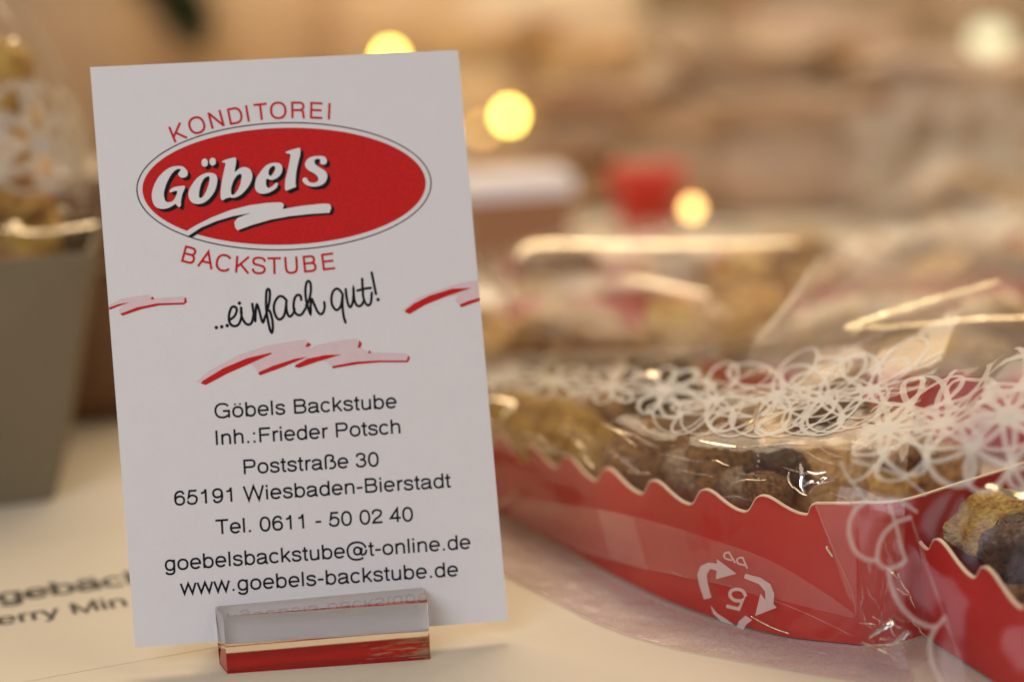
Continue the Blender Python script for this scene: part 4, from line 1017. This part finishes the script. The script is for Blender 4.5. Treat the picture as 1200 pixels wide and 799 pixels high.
# ------------------------------------------------------------------ far, out-of-focus stall goods
def gift(px, py_base, Y, width, height, col, label, seed, ribbon=None):
    b0 = aty(px, py_base, Y); z0 = 0.0; x0_ = b0[0]
    o = empty('gift_bag', (x0_, Y, 0), label, 'bag', None)
    rn = random.Random(seed)
    prof_ = [(0, .42), (.12, .5), (.35, .52), (.55, .47), (.66, .36), (.72, .33), (.8, .38), (.93, .46), (1, .48)]
    n_ = 28; v = []; f = []
    for j, (h, r) in enumerate(prof_):
        for k in range(n_):
            a = 2*PI*k/n_; rr = r*width*(1+.10*noise.noise(Vector((math.cos(a)*1.5+seed, math.sin(a)*1.5, h*3)))+(.07*math.sin(9*a+seed) if h > .6 else 0))
            v.append((x0_+rr*math.cos(a), Y+rr*.7*math.sin(a), z0+h*height+(.05*height*math.sin(5*a) if h > .95 else 0)))
    for j in range(len(prof_)-1):
        for k in range(n_): f.append((j*n_+k, j*n_+(k+1) % n_, (j+1)*n_+(k+1) % n_, (j+1)*n_+k))
    f.append(tuple(range(n_))[::-1])
    mm = mat('bag_paper', tuple(min(.8, c*k+.03) for c, k in zip(col, (1.18, 1.18, 1.18))), .6, var=.15, vscale=28, bump=.2, bscale=60)
    mesh('bag_body', v, f, mm, o, smooth=True)
    mb = MB(); mb.tube([(x0_+.345*width*math.cos(a), Y+.245*width*math.sin(a), height*.69) for a in [2*PI*k/24 for k in range(25)]], .018*width, 8)
    mb.build('tie', mat('bag_tie', ribbon or (.62, .48, .28), .5), o, True)
    return o
gift(655, 240, 88, 11, 12, (.66, .50, .34), 'large pale cream gift bag, blurred, above the fairy light', 1)
gift(505, 240, 100, 12, 14, (.62, .42, .24), 'peach-beige gift bag far behind the top edge of the card', 2)
gift(330, 240, 105, 13, 15, (.50, .34, .19), 'tan gift bag far behind the middle of the card', 3)
gift(140, 260, 92, 10, 13, (.27, .165, .09), 'brown gift bag behind the left top corner of the card', 4)
gift(885, 180, 120, 14, 15, (.26, .17, .09), 'dark brown gift bag far back right of centre', 5)
gift(905, 170, 84, 4.2, 6, (.34, .13, .04), 'rust-brown small bag in the blurred background right of centre', 6)
gift(812, 235, 60, 5, 5.5, (.56, .43, .30), 'small pale beige bag above the red cup', 7)
gift(968, 240, 66, 9, 9, (.50, .35, .24), 'pinkish beige bag in the background left of the flocked twigs', 8)
gift(1060, 240, 112, 14, 17, (.44, .30, .19), 'tan bag far back at the right under the glowing globe', 9)
gift(1190, 240, 100, 12, 15, (.36, .26, .17), 'grey-brown bag far back in the top right corner', 10)
gift(720, 300, 66, 9, 4.6, (.52, .34, .17), 'low ochre bag behind the red cup', 11)
gift(560, 300, 70, 11, 5.5, (.56, .38, .20), 'ochre bag behind the right edge of the card', 12)
gift(900, 300, 46, 8, 5.4, (.56, .40, .24), 'light ochre bag right of the amber fairy light', 13)
gift(1120, 300, 44, 10, 4.6, (.58, .43, .30), 'pale beige bag behind the flocked twigs', 14)
gift(60, 200, 70, 10, 13, (.30, .19, .10), 'brown bag behind the lace gift bag', 15)
gift(118, 500, 17, 4.6, 4.9, (.22, .11, .045), 'brown bag standing between the tapered box and the business card', 16)
gift(610, 300, 43, 7, 2.2, (.45, .27, .13), 'low tan bag behind the lidded box', 17)
gift(715, 300, 46, 7, 4.0, (.42, .25, .13), 'low brown-tan bag just behind the red cup', 18)
gift(830, 300, 42, 7, 3.4, (.50, .33, .18), 'low golden-tan bag right of the red cup', 19)
gift(940, 300, 40, 7, 3.9, (.46, .31, .19), 'low tan bag left of the flocked twigs', 20)
gift(1050, 300, 39, 7, 3.6, (.45, .32, .22), 'low pinkish-tan bag among the flocked twigs', 21)
# red cup
cup = empty('red_cup', (8.8, 36, 0), 'small blurred red cup among the bags in the background', 'cup')
p = aty(757, 212, 36); v = []; f = []; n_ = 24
cup.location = (p[0]*S, 36*S, 0)
zc = p[2]
for z, r in ((0, .9), (zc-.75, 1.0), (zc-.7, 1.1), (zc+.35, 1.35), (zc+.4, 1.4), (zc+.4, 1.25), (zc-.3, 1.1)):
    for k in range(n_): v.append((p[0]+r*math.cos(2*PI*k/n_), 36+r*math.sin(2*PI*k/n_), z))
f = [(j*n_+k, j*n_+(k+1) % n_, (j+1)*n_+(k+1) % n_, (j+1)*n_+k) for j in range(6) for k in range(n_)]
mesh('cup_body', v, f, mat('cup_red', (.62, .03, .015), .4), cup, smooth=True)
# lidded box behind
p0, p1 = aty(540, 226, 30), aty(676, 226, 30)
fc = empty('lidded_box', (*((p0+p1)/2)[:2], 0), 'low brown box with a shiny white lid, blurred, right of the business card', 'box')
mb = MB(); mb.box(p0[0], p1[0], 30, 33, p0[2]-.28, p0[2]+.28)
o = mb.build('lid', mat('white_lid', (.93, .92, .98), .18), fc); md = o.modifiers.new('bevel', 'BEVEL'); md.width = .001; md.segments = 3
mb = MB(); mb.box(p0[0]+.15, p1[0]-.2, 30.15, 32.85, 0, p0[2]-.28); mb.build('box_body', mat('box_brown', (.36, .18, .09), .5), fc)
# glowing globe put in for a soft pale lamp glow
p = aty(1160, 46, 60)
fb = empty('added_glow_globe', (p[0], 60, 0), 'pale yellow globe added as a soft lamp glow in the top right corner', 'glowing globe')
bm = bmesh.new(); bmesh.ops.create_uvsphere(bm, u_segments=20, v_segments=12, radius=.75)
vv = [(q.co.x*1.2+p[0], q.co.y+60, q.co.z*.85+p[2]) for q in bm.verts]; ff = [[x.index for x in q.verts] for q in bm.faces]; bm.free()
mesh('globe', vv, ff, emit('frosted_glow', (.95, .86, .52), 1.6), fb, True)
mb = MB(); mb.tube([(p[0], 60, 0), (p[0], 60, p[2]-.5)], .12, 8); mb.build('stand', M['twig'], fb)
# fairy lights
fl_ = empty('fairy_light_string', (6, 62, 0), 'string of warm white fairy lights draped among the background bags', 'string lights')
pts = [aty(330, 95, 66), aty(457, 67, 62), aty(530, 110, 64), aty(566, 152, 63), aty(597, 136, 61), aty(700, 190, 55), aty(760, 238, 38), aty(811, 244, 29), aty(880, 252, 31)]
pts = [np.array([q[0], q[1], max(q[2], .1)]) for q in pts]
mb = MB(); mb.tube([q+np.array([0, .4, -.3]) for q in catmull(pts, 8)], .06, 6); mb.build('cable', M['cable'], fl_, True)
for k, r, mt in ((1, .30, 'bulb'), (4, .30, 'bulb'), (3, .2, 'bulb_dim'), (7, .22, 'bulb_dim')):
    q = pts[k]; bm = bmesh.new(); bmesh.ops.create_uvsphere(bm, u_segments=14, v_segments=8, radius=r)
    vv = [(x.co.x+q[0], x.co.y+q[1], x.co.z*1.1+q[2]) for x in bm.verts]; ff = [[x.index for x in y.verts] for y in bm.faces]; bm.free()
    mesh('bulb', vv, ff, M[mt], fl_, True)
# fir twig at the top
def twig(base, tip, n_, nl, material, name, label, cat, seed, wdt=.05, group=None):
    rn = random.Random(seed); o = empty(name, base, label, cat, group)
    a, b_ = np.array(base), np.array(tip); mb = MB(); mb.tube([a, (a+b_)/2+np.array([.2, 0, .3]), b_], [.12, .09, .04], 6); mb.build('stem', M['twig'], o, True)
    mb = MB(); ax = (b_-a)/np.linalg.norm(b_-a)
    for k in range(n_):
        t_ = rn.uniform(.05, 1); p_ = a+(b_-a)*t_+np.array([.2, 0, .3])*(4*t_*(1-t_))
        d_ = np.array([rn.gauss(0, 1), rn.gauss(0, 1), rn.gauss(0, 1)]); d_ -= ax*(d_ @ ax)*.6; d_ = d_/np.linalg.norm(d_)+ax*.5
        q = p_+d_*nl*rn.uniform(.6, 1); sd = np.cross(d_, ax); sd = sd/np.linalg.norm(sd)*wdt
        mb.add([p_-sd, p_+sd, q+sd*.3, q-sd*.3], [(0, 1, 2, 3)])
    mb.build('needles', M[material], o); return o
q0, q1 = aty(240, 60, 72), aty(185, -20, 72)
twig((q0[0], 72, q0[2]), q1, 900, 2.2, 'fir', 'fir_twig', 'dark green fir twig peeking over the business card at the top', 'twig', 3, wdt=.12)
rn = random.Random(12)
for k, (xa, ya, xb, yb_) in enumerate(((1010, 240, 1075, 110), (1085, 250, 1120, 120), (1150, 260, 1165, 120), (1190, 260, 1215, 150), (1060, 250, 1010, 150), (1120, 250, 1180, 170))):
    a, b_ = aty(xa, ya, 34), aty(xb, yb_, 36); a = (a[0], 34, max(a[2], .05))
    nm = ['tallest left', 'second', 'third, upright', 'rightmost', 'left-leaning', 'right-leaning'][k]
    twig(a, b_, 160, 1.0, 'frost', 'flocked_twig', nm+' white flocked twig in the blurred right background', 'twig', 20+k, wdt=.07, group='white flocked twigs')
